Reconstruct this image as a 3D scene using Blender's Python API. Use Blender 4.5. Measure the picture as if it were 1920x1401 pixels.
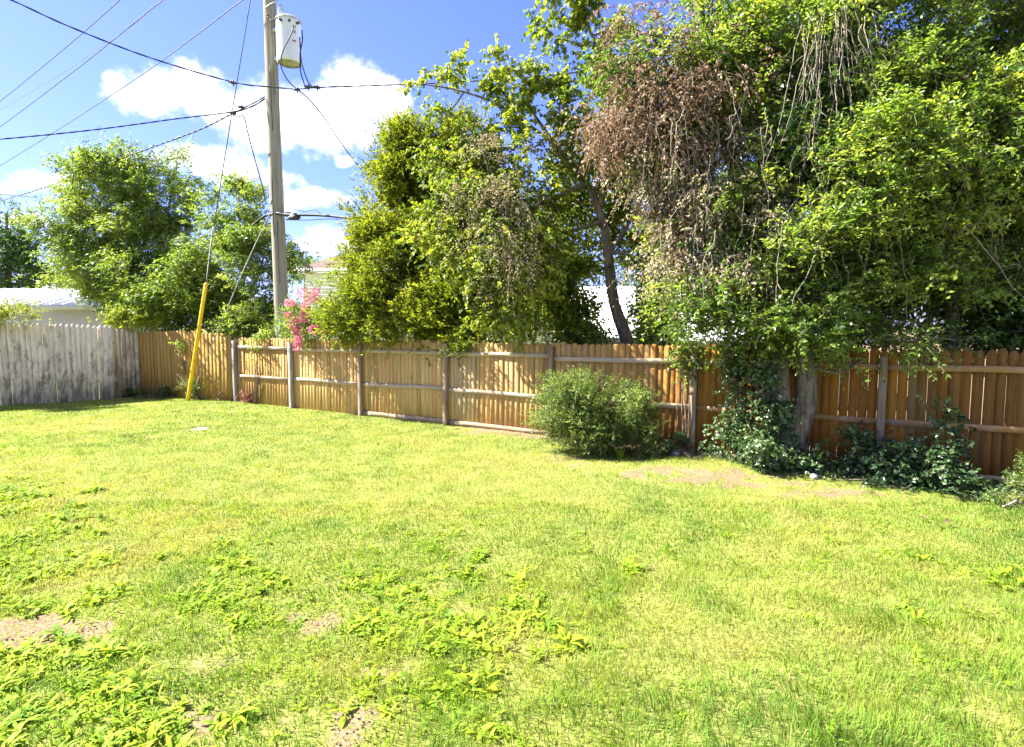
import bpy, math
import numpy as np
from mathutils import Vector, Matrix

S = bpy.context.scene
for o in list(bpy.data.objects):
    bpy.data.objects.remove(o)

# ------------------------------------------------------------------ camera
F = 1100.0                       # focal length in photo pixels (photo 1920 x 1401)
CX, CY, HZ = 960.0, 700.5, 611.0
CAMH = 2.14
PITCH = math.atan((CY - HZ) / F)
cam = bpy.data.cameras.new('camera')
cam.sensor_width = 36.0
cam.lens = 36.0 * F / 1920.0
cam.clip_start = 0.05
cam.clip_end = 2000.0
camo = bpy.data.objects.new('camera', cam)
S.collection.objects.link(camo)
camo.location = (0, 0, CAMH)
camo.rotation_euler = (math.pi / 2 - PITCH, 0, 0)
S.camera = camo

# ------------------------------------------------------------------ light
SUN_AZ = math.atan2(-0.988, 0.15)        # measured from +Y towards +X
SUN_EL = math.radians(47.0)
SKY_STRENGTH = 0.095
SUN_STRENGTH = 5.0
EXPOSURE = 2.45
sv = Vector((math.sin(SUN_AZ) * math.cos(SUN_EL), math.cos(SUN_AZ) * math.cos(SUN_EL), math.sin(SUN_EL)))
sun = bpy.data.lights.new('sun', 'SUN')
sun.energy = SUN_STRENGTH
sun.angle = math.radians(0.55)
sun.color = (1.0, 0.95, 0.86)
suno = bpy.data.objects.new('sun', sun)
S.collection.objects.link(suno)
suno.location = (-20, 10, 30)
suno.rotation_euler = (-sv).to_track_quat('-Z', 'Y').to_euler()

S.view_settings.view_transform = 'Standard'
S.view_settings.look = 'None'
S.view_settings.exposure = EXPOSURE
S.view_settings.gamma = 1.0
S.view_settings.use_curve_mapping = False
S.render.engine = 'CYCLES'
S.cycles.max_bounces = 8
S.cycles.diffuse_bounces = 5
S.cycles.glossy_bounces = 2
S.cycles.transmission_bounces = 5
S.cycles.transparent_max_bounces = 4
S.cycles.use_adaptive_sampling = True
S.cycles.adaptive_threshold = 0.015
S.cycles.sample_clamp_indirect = 6.0
S.cycles.use_denoising = True
S.cycles.denoiser = 'OPENIMAGEDENOISE'
S.cycles.denoising_input_passes = 'RGB_ALBEDO_NORMAL'
S.cycles.caustics_reflective = False
S.cycles.caustics_refractive = False


def pray(x, y):
    cx, cy = (x - CX) / F, (CY - y) / F
    c, s = math.cos(PITCH), math.sin(PITCH)
    return np.array([cx, c + cy * s, -s + cy * c])


def P(x, y, d):
    """world point seen at photo pixel (x, y) at distance d in front of the camera"""
    r = pray(x, y)
    r = r / r[1] * d
    return np.array([r[0], r[1], CAMH + r[2]])


def G(x, y, z=0.0):
    r = pray(x, y)
    t = (z - CAMH) / r[2]
    return np.array([r[0] * t, r[1] * t, z])


# ------------------------------------------------------------------ world: sky with cumulus
W = bpy.data.worlds.new('World')
S.world = W
W.use_nodes = True
nt = W.node_tree
nt.nodes.clear()


def N(tree, kind, **kw):
    n = tree.nodes.new(kind)
    for k, v in kw.items():
        setattr(n, k, v)
    return n


def setin(tree, sock, v):
    if hasattr(v, 'is_output'):
        tree.links.new(v, sock)
    else:
        sock.default_value = v


def MATH(tree, op, a, b=0.0, c=None, clamp=False):
    n = N(tree, 'ShaderNodeMath', operation=op, use_clamp=clamp)
    setin(tree, n.inputs[0], a)
    setin(tree, n.inputs[1], b)
    if c is not None:
        setin(tree, n.inputs[2], c)
    return n.outputs[0]


def NOISE(tree, vec, scale, detail=4.0, rough=0.55, dist=0.0):
    n = N(tree, 'ShaderNodeTexNoise')
    if vec is not None:
        tree.links.new(vec, n.inputs['Vector'])
    n.inputs['Scale'].default_value = scale
    n.inputs['Detail'].default_value = detail
    n.inputs['Roughness'].default_value = rough
    n.inputs['Distortion'].default_value = dist
    return n.outputs['Fac']


def RAMP(tree, fac, stops, interp='LINEAR'):
    n = N(tree, 'ShaderNodeValToRGB')
    n.color_ramp.interpolation = interp
    el = n.color_ramp.elements
    while len(el) < len(stops):
        el.new(0.5)
    for e, (p, c) in zip(el, stops):
        e.position = p
        e.color = (c[0], c[1], c[2], 1) if not isinstance(c, (int, float)) else (c, c, c, 1)
    tree.links.new(fac, n.inputs[0])
    return n.outputs[0]


def MIX(tree, fac, a, b, blend='MIX'):
    n = N(tree, 'ShaderNodeMix', data_type='RGBA', blend_type=blend)
    setin(tree, n.inputs[0], fac)
    for s, v in ((n.inputs[6], a), (n.inputs[7], b)):
        if isinstance(v, tuple):
            v = (v[0], v[1], v[2], 1)
        setin(tree, s, v)
    return n.outputs[2]


def build_world():
    out = N(nt, 'ShaderNodeOutputWorld')
    bg = N(nt, 'ShaderNodeBackground')
    bg.inputs['Strength'].default_value = SKY_STRENGTH
    nt.links.new(bg.outputs[0], out.inputs[0])
    sky = N(nt, 'ShaderNodeTexSky', sky_type='NISHITA')
    sky.sun_disc = False
    sky.sun_elevation = SUN_EL
    sky.sun_rotation = SUN_AZ
    sky.air_density = 1.0
    sky.dust_density = 0.6
    sky.ozone_density = 1.6
    tc = N(nt, 'ShaderNodeTexCoord')
    d = tc.outputs['Generated']
    sep = N(nt, 'ShaderNodeSeparateXYZ')
    nt.links.new(d, sep.inputs[0])
    u = MATH(nt, 'ARCTAN2', sep.outputs[0], sep.outputs[1])
    v = MATH(nt, 'ARCSINE', sep.outputs[2])
    comb = N(nt, 'ShaderNodeCombineXYZ')
    nt.links.new(u, comb.inputs[0])
    nt.links.new(v, comb.inputs[1])
    uv = comb.outputs[0]
    # cumulus positions: (pixel x, pixel y, rx, ry) for those in view
    view = [(212, 152, 34, 30), (285, 168, 80, 42), (370, 172, 95, 48), (430, 205, 90, 50), (250, 175, 60, 30),
            (545, 215, 110, 72), (660, 178, 88, 72), (610, 238, 130, 48), (735, 205, 52, 52), (480, 245, 90, 48),
            (370, 297, 100, 32), (450, 325, 70, 40), (520, 340, 60, 25),
            (50, 338, 85, 28), (120, 332, 40, 18),
            (590, 374, 75, 25), (560, 385, 50, 20), (640, 455, 90, 28), (590, 468, 60, 22), (60, 420, 70, 20), (640, 296, 26, 15),
            (820, 420, 150, 40), (1250, 330, 170, 60), (1550, 150, 150, 60), (1750, 420, 200, 50)]
    blobs = []
    for x, y, rx, ry in view:
        r = pray(x, y)
        r /= np.linalg.norm(r)
        sc = 1.0 / math.sqrt(1 + ((x - CX) / F) ** 2)
        blobs.append((math.atan2(r[0], r[1]), math.asin(r[2]), rx / F * sc * sc * 1.0, ry / F * sc))
    rg = np.random.default_rng(5)
    for k in range(34):                      # same scattered cumulus round the unseen sky, added also for white fill light
        a = 1.0 + ((k * 7) % 34 + rg.uniform(-.3, .3)) / 34 * (2 * math.pi - 2.0)
        if a > math.pi:
            a -= 2 * math.pi
        e = math.asin(rg.uniform(.08, .97))
        w = rg.uniform(.14, .24)
        a, w2 = a, w / max(.25, math.cos(e))
        blobs.append((a, e, w2, w * .5))
        blobs.append((a + w2 * .8, e - w * .1, w2 * .7, w * .36))
    wob = N(nt, 'ShaderNodeTexNoise')
    nt.links.new(d, wob.inputs['Vector'])
    wob.inputs['Scale'].default_value = 9.0
    wob.inputs['Detail'].default_value = 3.0
    wv = N(nt, 'ShaderNodeVectorMath', operation='SUBTRACT')
    nt.links.new(wob.outputs['Color'], wv.inputs[0])
    wv.inputs[1].default_value = (.5, .5, .5)
    ws = N(nt, 'ShaderNodeVectorMath', operation='SCALE')
    nt.links.new(wv.outputs[0], ws.inputs[0])
    ws.inputs['Scale'].default_value = 0.05
    wa = N(nt, 'ShaderNodeVectorMath', operation='ADD')
    nt.links.new(uv, wa.inputs[0])
    nt.links.new(ws.outputs[0], wa.inputs[1])
    uvw = wa.outputs[0]
    D = None
    for (a, e, ra, re) in blobs:
        s = N(nt, 'ShaderNodeVectorMath', operation='SUBTRACT')
        nt.links.new(uvw, s.inputs[0])
        s.inputs[1].default_value = (a, e, 0)
        m = N(nt, 'ShaderNodeVectorMath', operation='MULTIPLY')
        nt.links.new(s.outputs[0], m.inputs[0])
        m.inputs[1].default_value = (1 / ra, 1 / re, 0)
        l = N(nt, 'ShaderNodeVectorMath', operation='LENGTH')
        nt.links.new(m.outputs[0], l.inputs[0])
        val = MATH(nt, 'SUBTRACT', 1.0, l.outputs['Value'])
        D = val if D is None else MATH(nt, 'SMOOTH_MAX', D, val, 0.25)
    n1 = NOISE(nt, d, 26.0, 7.0, 0.62)
    n2 = NOISE(nt, d, 8.0, 3.0, 0.5)
    det = MATH(nt, 'MULTIPLY_ADD', n1, 1.5, -0.75)
    dens = MATH(nt, 'ADD', D, det)
    alpha = N(nt, 'ShaderNodeMapRange', interpolation_type='SMOOTHSTEP')
    nt.links.new(dens, alpha.inputs[0])
    alpha.inputs[1].default_value = 0.02
    alpha.inputs[2].default_value = 0.80
    shade = MATH(nt, 'MULTIPLY_ADD', n2, 0.9, MATH(nt, 'MULTIPLY', n1, 0.5))
    ccol = RAMP(nt, shade, [(0.46, (1.8, 1.95, 2.2)), (0.62, (3.2, 3.2, 3.15)), (0.85, (5.6, 5.4, 5.1))])
    # sky colour multiplied by a blue tint, clouds mixed over it
    col = MIX(nt, alpha.outputs[0], MIX(nt, 1.0, sky.outputs[0], (0.345, 0.365, 0.77), 'MULTIPLY'), ccol)
    nt.links.new(col, bg.inputs['Color'])


build_world()

# ================================================================== helpers
C = S.collection
MATS = {}


def new_mat(name):
    m = bpy.data.materials.new(name)
    m.use_nodes = True
    t = m.node_tree
    t.nodes.clear()
    out = N(t, 'ShaderNodeOutputMaterial')
    MATS[name] = m
    return m, t, out


def principled(t, out, col, rough=0.7, spec=0.3, metal=0.0):
    b = N(t, 'ShaderNodeBsdfPrincipled')
    if isinstance(col, tuple):
        col = (col[0], col[1], col[2], 1)
    setin(t, b.inputs['Base Color'], col)
    setin(t, b.inputs['Roughness'], rough)
    b.inputs['Specular IOR Level'].default_value = spec
    b.inputs['Metallic'].default_value = metal
    t.links.new(b.outputs[0], out.inputs[0])
    return b


def bump(t, b, h, strength=0.4, dist=0.01):
    n = N(t, 'ShaderNodeBump')
    n.inputs['Strength'].default_value = strength
    n.inputs['Distance'].default_value = dist
    t.links.new(h, n.inputs['Height'])
    t.links.new(n.outputs[0], b.inputs['Normal'])


def objcoord(t, scale=(1, 1, 1), rnd=True):
    tc = N(t, 'ShaderNodeTexCoord')
    v = tc.outputs['Object']
    if rnd:
        oi = N(t, 'ShaderNodeObjectInfo')
        k = MATH(t, 'MULTIPLY', oi.outputs['Random'], 37.0)
        a = N(t, 'ShaderNodeVectorMath', operation='ADD')
        t.links.new(v, a.inputs[0])
        t.links.new(k, a.inputs[1])
        v = a.outputs[0]
    m = N(t, 'ShaderNodeVectorMath', operation='MULTIPLY')
    t.links.new(v, m.inputs[0])
    m.inputs[1].default_value = scale
    return m.outputs[0]


def mat_wood(name, grain=(60, 60, 2.2), base=None, dark=0.55, weather=(0.5, 0.46, 0.4), wamt=0.35, stain=None, blotch=None):
    m, t, out = new_mat(name)
    v = objcoord(t, grain)
    v2 = objcoord(t, (5, 5, 1.6))
    g = NOISE(t, v, 1.0, 5, .6)
    w = NOISE(t, v2, 1.0, 5, .65, .6)
    oi = N(t, 'ShaderNodeObjectInfo')
    bc = oi.outputs['Color'] if base is None else base
    gcol = RAMP(t, g, [(0.28, dark), (0.5, 0.92), (0.72, 1.12)])
    c = MIX(t, 1.0, bc, gcol, 'MULTIPLY')
    wf = RAMP(t, w, [(0.45, 0.0), (0.72, 1.0)])
    c = MIX(t, MATH(t, 'MULTIPLY', wf, wamt), c, weather)
    if stain:
        s = NOISE(t, objcoord(t, stain[1]), 1.0, 6, .68, .8)
        sf = RAMP(t, s, [(stain[2], 0.0), (stain[3], 1.0)])
        c = MIX(t, MATH(t, 'MULTIPLY', sf, stain[4]), c, stain[0])
    if blotch:
        ge = N(t, 'ShaderNodeNewGeometry')
        mm = N(t, 'ShaderNodeVectorMath', operation='MULTIPLY')
        t.links.new(ge.outputs['Position'], mm.inputs[0])
        mm.inputs[1].default_value = (5.5, 5.5, 2.0)
        big = NOISE(t, mm.outputs[0], 1.0, 8, .72, .5)
        sp = N(t, 'ShaderNodeSeparateXYZ')
        t.links.new(ge.outputs['Position'], sp.inputs[0])
        low = MATH(t, 'MULTIPLY_ADD', sp.outputs[2], -.055, .065)      # damp rot creeps up from the soil
        bf = RAMP(t, MATH(t, 'ADD', big, low), [(.50, 0.0), (.60, .75), (.72, 1.0)])
        c = MIX(t, MATH(t, 'MULTIPLY', bf, .8), c, blotch)
    b = principled(t, out, c, 0.88, 0.08)
    bump(t, b, g, 0.5, 0.004)
    return m


def mat_plain(name, col, rough=0.6, spec=0.3, metal=0.0, var=0.15, scale=6.0, bmp=0.0):
    m, t, out = new_mat(name)
    n = NOISE(t, objcoord(t, (1, 1, 1)), scale, 5, .6)
    f = RAMP(t, n, [(0.3, 1 - var), (0.7, 1 + var)])
    c = MIX(t, 1.0, col, f, 'MULTIPLY')
    b = principled(t, out, c, rough, spec, metal)
    if bmp:
        bump(t, b, n, bmp, 0.01)
    return m


def mat_leaf(name, stops, trans=0.4, rough=0.45, spec=0.35, tcol=(1.25, 1.2, 0.45)):
    """leaf: colour by each leaf's own tint, light passes through the blade"""
    m, t, out = new_mat(name)
    at = N(t, 'ShaderNodeAttribute', attribute_name='tint')
    c = RAMP(t, at.outputs['Fac'], stops)
    b = N(t, 'ShaderNodeBsdfPrincipled')
    t.links.new(c, b.inputs['Base Color'])
    b.inputs['Roughness'].default_value = rough
    b.inputs['Specular IOR Level'].default_value = spec
    tr = N(t, 'ShaderNodeBsdfTranslucent')
    t.links.new(MIX(t, 1.0, c, tcol, 'MULTIPLY'), tr.inputs[0])
    mx = N(t, 'ShaderNodeMixShader')
    mx.inputs[0].default_value = trans
    t.links.new(b.outputs[0], mx.inputs[1])
    t.links.new(tr.outputs[0], mx.inputs[2])
    t.links.new(mx.outputs[0], out.inputs[0])
    return m


def mat_bark(name, c1, c2, scale=(14, 14, 3.5), b_=0.9):
    m, t, out = new_mat(name)
    tc = N(t, 'ShaderNodeTexCoord')
    mm = N(t, 'ShaderNodeVectorMath', operation='MULTIPLY')
    t.links.new(tc.outputs['Object'], mm.inputs[0])
    mm.inputs[1].default_value = scale
    n = NOISE(t, mm.outputs[0], 1.0, 7, .65, .5)
    c = RAMP(t, n, [(0.3, c1), (0.7, c2)])
    b = principled(t, out, c, 0.9, 0.15)
    bump(t, b, n, b_, 0.02)
    return m


def link(o, parent=None):
    C.objects.link(o)
    if parent is not None:
        o.parent = parent
    return o


def tag(o, label=None, cat=None, group=None, kind=None):
    if label:
        o['label'] = label
    if cat:
        o['category'] = cat
    if group:
        o['group'] = group
    if kind:
        o['kind'] = kind
    return o


def empty(name, loc, label=None, cat=None, group=None):
    o = bpy.data.objects.new(name, None)
    o.empty_display_size = 0.1
    o.location = tuple(loc)
    link(o)
    return tag(o, label, cat, group)


def np_mesh(name, verts, faces, tint=None, smooth=False):
    """faces: (n,3) or (n,4) array, or list of such arrays"""
    me = bpy.data.meshes.new(name)
    verts = np.asarray(verts, dtype=np.float32)
    if not isinstance(faces, list):
        faces = [faces]
    faces = [np.asarray(f, dtype=np.int32) for f in faces if len(f)]
    nl = sum(f.size for f in faces)
    nf = sum(len(f) for f in faces)
    me.vertices.add(len(verts))
    me.vertices.foreach_set('co', verts.ravel())
    me.loops.add(nl)
    me.loops.foreach_set('vertex_index', np.concatenate([f.ravel() for f in faces]))
    me.polygons.add(nf)
    tot = np.concatenate([np.full(len(f), f.shape[1], np.int32) for f in faces])
    st = np.concatenate([[0], np.cumsum(tot)[:-1]]).astype(np.int32)
    me.polygons.foreach_set('loop_start', st)
    if smooth:
        me.polygons.foreach_set('use_smooth', np.ones(nf, bool))
    me.update(calc_edges=True)
    if tint is not None:
        a = me.attributes.new('tint', 'FLOAT', 'FACE')
        a.data.foreach_set('value', np.asarray(tint, np.float32))
    return me


def mobj(name, me, mat, parent=None, origin=None, kind=None):
    """link a mesh given in world coordinates; parent is an unrotated Empty"""
    o = bpy.data.objects.new(name, me)
    if mat is not None and not me.materials:
        me.materials.append(MATS[mat] if isinstance(mat, str) else mat)
    link(o, parent)
    if parent is not None:
        off = Vector(parent.location)
        if parent.parent is not None:
            off += Vector(parent.parent.location)
        me.transform(Matrix.Translation(-off))
    elif origin is not None:
        me.transform(Matrix.Translation(-Vector(tuple(origin))))
        o.location = tuple(origin)
    if kind:
        o['kind'] = kind
    return o


class MB:
    """collects quads/tris of a single part"""

    def __init__(s):
        s.v, s.f4, s.f3, s.n = [], [], [], 0

    def add(s, v, f4=None, f3=None):
        v = np.asarray(v, float)
        if f4 is not None and len(f4):
            s.f4.append(np.asarray(f4, int) + s.n)
        if f3 is not None and len(f3):
            s.f3.append(np.asarray(f3, int) + s.n)
        s.v.append(v)
        s.n += len(v)
        return s

    def tube(s, pts, rad, sides=8, cap=True, wob=0.0, rng=None):
        pts = np.asarray(pts, float)
        n = len(pts)
        rad = np.atleast_1d(np.asarray(rad, float))
        if len(rad) != n:
            rad = np.interp(np.linspace(0, 1, n), np.linspace(0, 1, len(rad)), rad)
        tan = np.gradient(pts, axis=0)
        tan /= np.linalg.norm(tan, axis=1)[:, None] + 1e-9
        a = np.array([0, 0, 1.0]) if abs(tan[0][2]) < 0.9 else np.array([1.0, 0, 0])
        u = np.cross(tan[0], a)
        u /= np.linalg.norm(u)
        rings = []
        th = np.arange(sides) / sides * 2 * np.pi
        ct, sn = np.cos(th)[:, None], np.sin(th)[:, None]
        for i in range(n):
            u = u - tan[i] * np.dot(u, tan[i])
            u /= np.linalg.norm(u) + 1e-9
            w = np.cross(tan[i], u)
            r = rad[i]
            if wob and rng is not None:
                r = r * (1 + wob * rng.normal(size=(sides, 1)))
            rings.append(pts[i] + r * (ct * u + sn * w))
        v = np.concatenate(rings)
        i = np.arange(n - 1)[:, None] * sides
        j = np.arange(sides)[None, :]
        k = (j + 1) % sides
        f4 = np.stack([i + j, i + k, i + sides + k, i + sides + j], -1).reshape(-1, 4)
        f3 = None
        if cap:
            v = np.concatenate([v, pts[:1], pts[-1:]])
            c0, c1 = n * sides, n * sides + 1
            jj = np.arange(sides)
            kk = (jj + 1) % sides
            f3 = np.concatenate([np.stack([kk, jj, np.full(sides, c0)], -1),
                                 np.stack([(n - 1) * sides + jj, (n - 1) * sides + kk, np.full(sides, c1)], -1)])
        return s.add(v, f4, f3)

    def box(s, c, size, rot=None, bev=0.0):
        hx, hy, hz = np.asarray(size) / 2.0
        v = np.array([[x, y, z] for z in (-hz, hz) for y in (-hy, hy) for x in (-hx, hx)], float)
        if rot is not None:
            v = v @ np.asarray(rot).T
        v = v + np.asarray(c)
        return s.add(v, [[0, 2, 3, 1], [4, 5, 7, 6], [0, 1, 5, 4], [2, 6, 7, 3], [0, 4, 6, 2], [1, 3, 7, 5]])

    def quad(s, a, b, c, d):
        return s.add([a, b, c, d], [[0, 1, 2, 3]])

    def mesh(s, name, smooth=False):
        fs = []
        if s.f4:
            fs.append(np.concatenate(s.f4))
        if s.f3:
            fs.append(np.concatenate(s.f3))
        return np_mesh(name, np.concatenate(s.v), fs, None, smooth)

    def build(s, name, mat, parent=None, smooth=False, origin=None, kind=None):
        return mobj(name, s.mesh(name, smooth), mat, parent, origin, kind)


def rotz(a):
    c, s = math.cos(a), math.sin(a)
    return np.array([[c, -s, 0], [s, c, 0], [0, 0, 1.0]])


def norm(a):
    return a / (np.linalg.norm(a, axis=-1, keepdims=True) + 1e-9)


def hash2(ix, iy, seed):
    h = (ix.astype(np.int64) * 374761393 + iy.astype(np.int64) * 668265263 + seed * 974634777) & 0x7fffffff
    h = ((h ^ (h >> 13)) * 1274126177) & 0x7fffffff
    return ((h ^ (h >> 16)) & 0xffff) / 65535.0


def vnoise(x, y, seed=0):
    ix, iy = np.floor(x), np.floor(y)
    fx, fy = x - ix, y - iy
    fx, fy = fx * fx * (3 - 2 * fx), fy * fy * (3 - 2 * fy)
    a = hash2(ix, iy, seed)
    b = hash2(ix + 1, iy, seed)
    c = hash2(ix, iy + 1, seed)
    d = hash2(ix + 1, iy + 1, seed)
    return (a * (1 - fx) + b * fx) * (1 - fy) + (c * (1 - fx) + d * fx) * fy


def fbm(x, y, seed=0, oct_=4):
    r, a, t = 0, 0.5, 0
    for k in range(oct_):
        r = r + a * vnoise(x, y, seed + k * 17)
        t += a
        a *= 0.5
        x, y = x * 2.03 + 7.1, y * 2.03 + 3.7
    return r / t


def leaf_quads(pos, d, nrm, L, Wd, fold=0.15, shape='rhomb'):
    """one folded blade per leaf"""
    d = norm(d)
    nrm = nrm - d * np.sum(nrm * d, -1, keepdims=True)
    nrm = norm(nrm)
    side = np.cross(d, nrm)
    L = L[:, None]
    Wd = Wd[:, None]
    n = len(pos)
    if shape == 'rhomb':
        v = np.stack([pos, pos + d * L * .45 + side * Wd * .5 + nrm * Wd * fold, pos + d * L - nrm * L * .08,
                      pos + d * L * .45 - side * Wd * .5 + nrm * Wd * fold], 1).reshape(-1, 3)
        f = np.arange(n * 4).reshape(-1, 4)
        return v, f, 1
    if shape == 'heart':
        v = np.stack([pos, pos - d * L * .1 + side * Wd * .33 + nrm * Wd * fold * .8, pos + d * L * .33 + side * Wd * .5 + nrm * Wd * fold,
                      pos + d * L - nrm * L * .18, pos + d * L * .33 - side * Wd * .5 + nrm * Wd * fold,
                      pos - d * L * .1 - side * Wd * .33 + nrm * Wd * fold * .8], 1).reshape(-1, 3)
        b = np.arange(n)[:, None] * 6
        f = np.concatenate([b + np.array([[0, 1, 2, 3]]), b + np.array([[0, 3, 4, 5]])], 1).reshape(-1, 4)
        return v, f, 2
    if shape == 'oval':
        v = np.stack([pos, pos + d * L * .25 + side * Wd * .42 + nrm * Wd * fold, pos + d * L * .68 + side * Wd * .40 + nrm * Wd * fold,
                      pos + d * L - nrm * L * .12, pos + d * L * .68 - side * Wd * .40 + nrm * Wd * fold,
                      pos + d * L * .25 - side * Wd * .42 + nrm * Wd * fold], 1).reshape(-1, 3)
        b = np.arange(n)[:, None] * 6
        f = np.concatenate([b + np.array([[0, 1, 2, 3]]), b + np.array([[0, 3, 4, 5]])], 1).reshape(-1, 4)
        return v, f, 2


def leaves_on_twigs(rng, start, d, tl, k, leaf, droop=0.2, spread=0.9, sag=0.25, up=0.8, shape='rhomb', tbase=None, tvar=0.18, t0=0.1):
    """start, d: (n,3) twigs; k leaves on each; returns a mesh triple"""
    n = len(start)
    d = norm(d)
    t = np.linspace(t0, 1.0, k)[None, :] + rng.uniform(-.06, .06, (n, k))
    tl = np.broadcast_to(tl, (n,))
    pos = start[:, None] + d[:, None] * (t * tl[:, None])[..., None]
    pos[..., 2] -= sag * (t ** 2) * tl[:, None]
    lat = np.cross(d, np.array([0, 0, 1.0]) + rng.normal(0, .5, (n, 3)))
    lat = norm(lat)
    sgn = np.where(np.arange(k) % 2 == 0, 1.0, -1.0)[None, :, None]
    ld = d[:, None] * (1 - spread * .5) + lat[:, None] * sgn * spread + rng.normal(0, .35, (n, k, 3))
    ld[..., 2] -= droop
    nr = rng.normal(0, .55, (n, k, 3))
    nr[..., 2] += up
    m = n * k
    L = rng.uniform(leaf[0] * .65, leaf[0] * 1.2, m)
    v, f, mult = leaf_quads(pos.reshape(-1, 3), ld.reshape(-1, 3), nr.reshape(-1, 3), L, L * leaf[1] / leaf[0], shape=shape)
    tb = np.full(n, .5) if tbase is None else tbase
    tint = np.clip(np.repeat(tb, k) + rng.normal(0, tvar, m), 0, 1)
    return v, f, np.repeat(tint, mult)


def merge(parts):
    vs, fs, ts, n = [], [], [], 0
    for v, f, t in parts:
        vs.append(v)
        fs.append(f + n)
        ts.append(t)
        n += len(v)
    return np.concatenate(vs), np.concatenate(fs), np.concatenate(ts)


def blob_px(x, y, d, rx, ry, rd):
    """crown lobe given by where it shows in the picture and its distance"""
    c = P(x, y, d)
    k = d / F
    return c, np.array([rx * k, rd, ry * k])


def sample_blob(rng, blob, n, shell=2.6):
    c, r = blob
    u = norm(rng.normal(size=(n, 3)))
    q = rng.uniform(0, 1, n) ** (1.0 / shell)
    # lumpy outline
    lump = 1 + .13 * np.sin(u[:, 0] * 5 + c[0] * 3) + .10 * np.sin(u[:, 2] * 7 + c[2] * 5 + u[:, 0] * 3) + .08 * np.sin(u[:, 1] * 9 + c[1])
    return c + u * (q * lump)[:, None] * r, u


def curve(a, b, bend, n=6):
    t = np.linspace(0, 1, n)[:, None]
    return a * (1 - t) + b * t + np.asarray(bend)[None] * (4 * t * (1 - t))


def grow(rng, blobs, clumps, twigs, k, leaf, clump_r, twig_len, droop, sag, up, shape='rhomb', tint=(0.5, .2), outw=0.7, upw=0.3,
         shell=2.6, spread=.9, tvar=.16, bough=1.15):
    """clumps of leafy twigs through the crown's volume; returns leaf mesh triple, clump centres, twig starts and directions"""
    parts, cents, tw = [], [], []
    vol = np.array([b[1][0] * b[1][2] for b in blobs])
    cnt = np.maximum(2, (clumps * vol / vol.sum()).astype(int))
    for b, nc in zip(blobs, cnt):
        nb = max(4, nc // 4)                       # boughs: layered, flattened groups of clumps with gaps between them
        bc, bu = sample_blob(rng, b, nb, shell)
        bi = rng.integers(0, nb, nc)
        cc = bc[bi] + rng.normal(size=(nc, 3)) * np.array([1, 1, .45]) * (clump_r * bough)
        u = norm(bu[bi] + rng.normal(0, .35, (nc, 3)))
        cents.append(cc)
        ctint = np.clip(rng.normal(tint[0], tint[1], nc), 0, 1)
        nt_ = rng.poisson(twigs, nc) + 2
        idx = np.repeat(np.arange(nc), nt_)
        sz = rng.uniform(.6, 1.35, nc)[idx][:, None]
        off = rng.normal(size=(len(idx), 3)) * clump_r * sz * np.array([1, 1, .7])
        st = cc[idx] + off
        dd = u[idx] * outw + norm(off) * .5 + rng.normal(0, .45, (len(idx), 3))
        dd[:, 2] += upw
        dd = norm(dd)
        tl = twig_len * rng.uniform(.6, 1.3, len(idx))
        parts.append(leaves_on_twigs(rng, st, dd, tl, k, leaf, droop, spread, sag, up, shape, ctint[idx], tvar))
        tw.append((st, dd, tl, sag))
    return merge(parts), np.concatenate(cents), tw


def twig_tubes(mb, tw, rng, every=3, r=0.004):
    """thin three-sided twigs, made in one go"""
    for st, dd, tl, sag in tw:
        st, dd, tl = st[::every], dd[::every], tl[::every]
        n = len(st)
        if not n:
            continue
        t = np.array([-.25, .4, 1.0])
        pts = st[:, None] + dd[:, None] * (t[None] * tl[:, None])[..., None]
        pts[..., 2] -= sag * (t[None] ** 2) * tl[:, None]
        a = norm(np.cross(dd, rng.normal(size=(n, 3))))
        b = np.cross(dd, a)
        rr = np.array([1.5, 1.0, .5]) * r
        ring = []
        for q in range(3):
            th = q * 2.0944
            ring.append(pts + (math.cos(th) * a + math.sin(th) * b)[:, None] * rr[None, :, None])
        v = np.stack(ring, 2).reshape(-1, 3)          # n,3(levels),3(sides)
        base = np.arange(n)[:, None] * 9
        fs = []
        for l in range(2):
            for q in range(3):
                q2 = (q + 1) % 3
                fs.append(np.array([l * 3 + q, l * 3 + q2, l * 3 + 3 + q2, l * 3 + 3 + q]))
        f = (base[:, None, :] + np.array(fs)[None]).reshape(-1, 4)
        mb.add(v, f)


def limbs(mb, rng, nodes, cents, frac=1.0, r0=0.05, r1=0.012, sag=0.1, sides=5):
    """branches from the nearest lower node of the trunk/limb skeleton to each clump"""
    nodes = [np.asarray(n, float) for n in nodes]
    pick = rng.permutation(len(cents))[:int(len(cents) * frac)]
    order = sorted(pick, key=lambda i: min(np.linalg.norm(cents[i] - n) for n in nodes))
    for i in order:
        c = cents[i]
        A = np.array(nodes)
        cost = np.linalg.norm(A - c, axis=1) + np.maximum(0, A[:, 2] - c[2]) * .8
        a = A[np.argmin(cost)]
        ln = np.linalg.norm(c - a)
        p = curve(a, c, rng.normal(0, .10, 3) * ln + np.array([0, 0, .08 * ln]), 6)
        rr = np.linspace(min(r0, .012 + ln * .02), r1 * .6, 6)
        mb.tube(p, rr, sides, cap=False)
        nodes.append(p[3])
        nodes.append(c)
    return nodes
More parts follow.
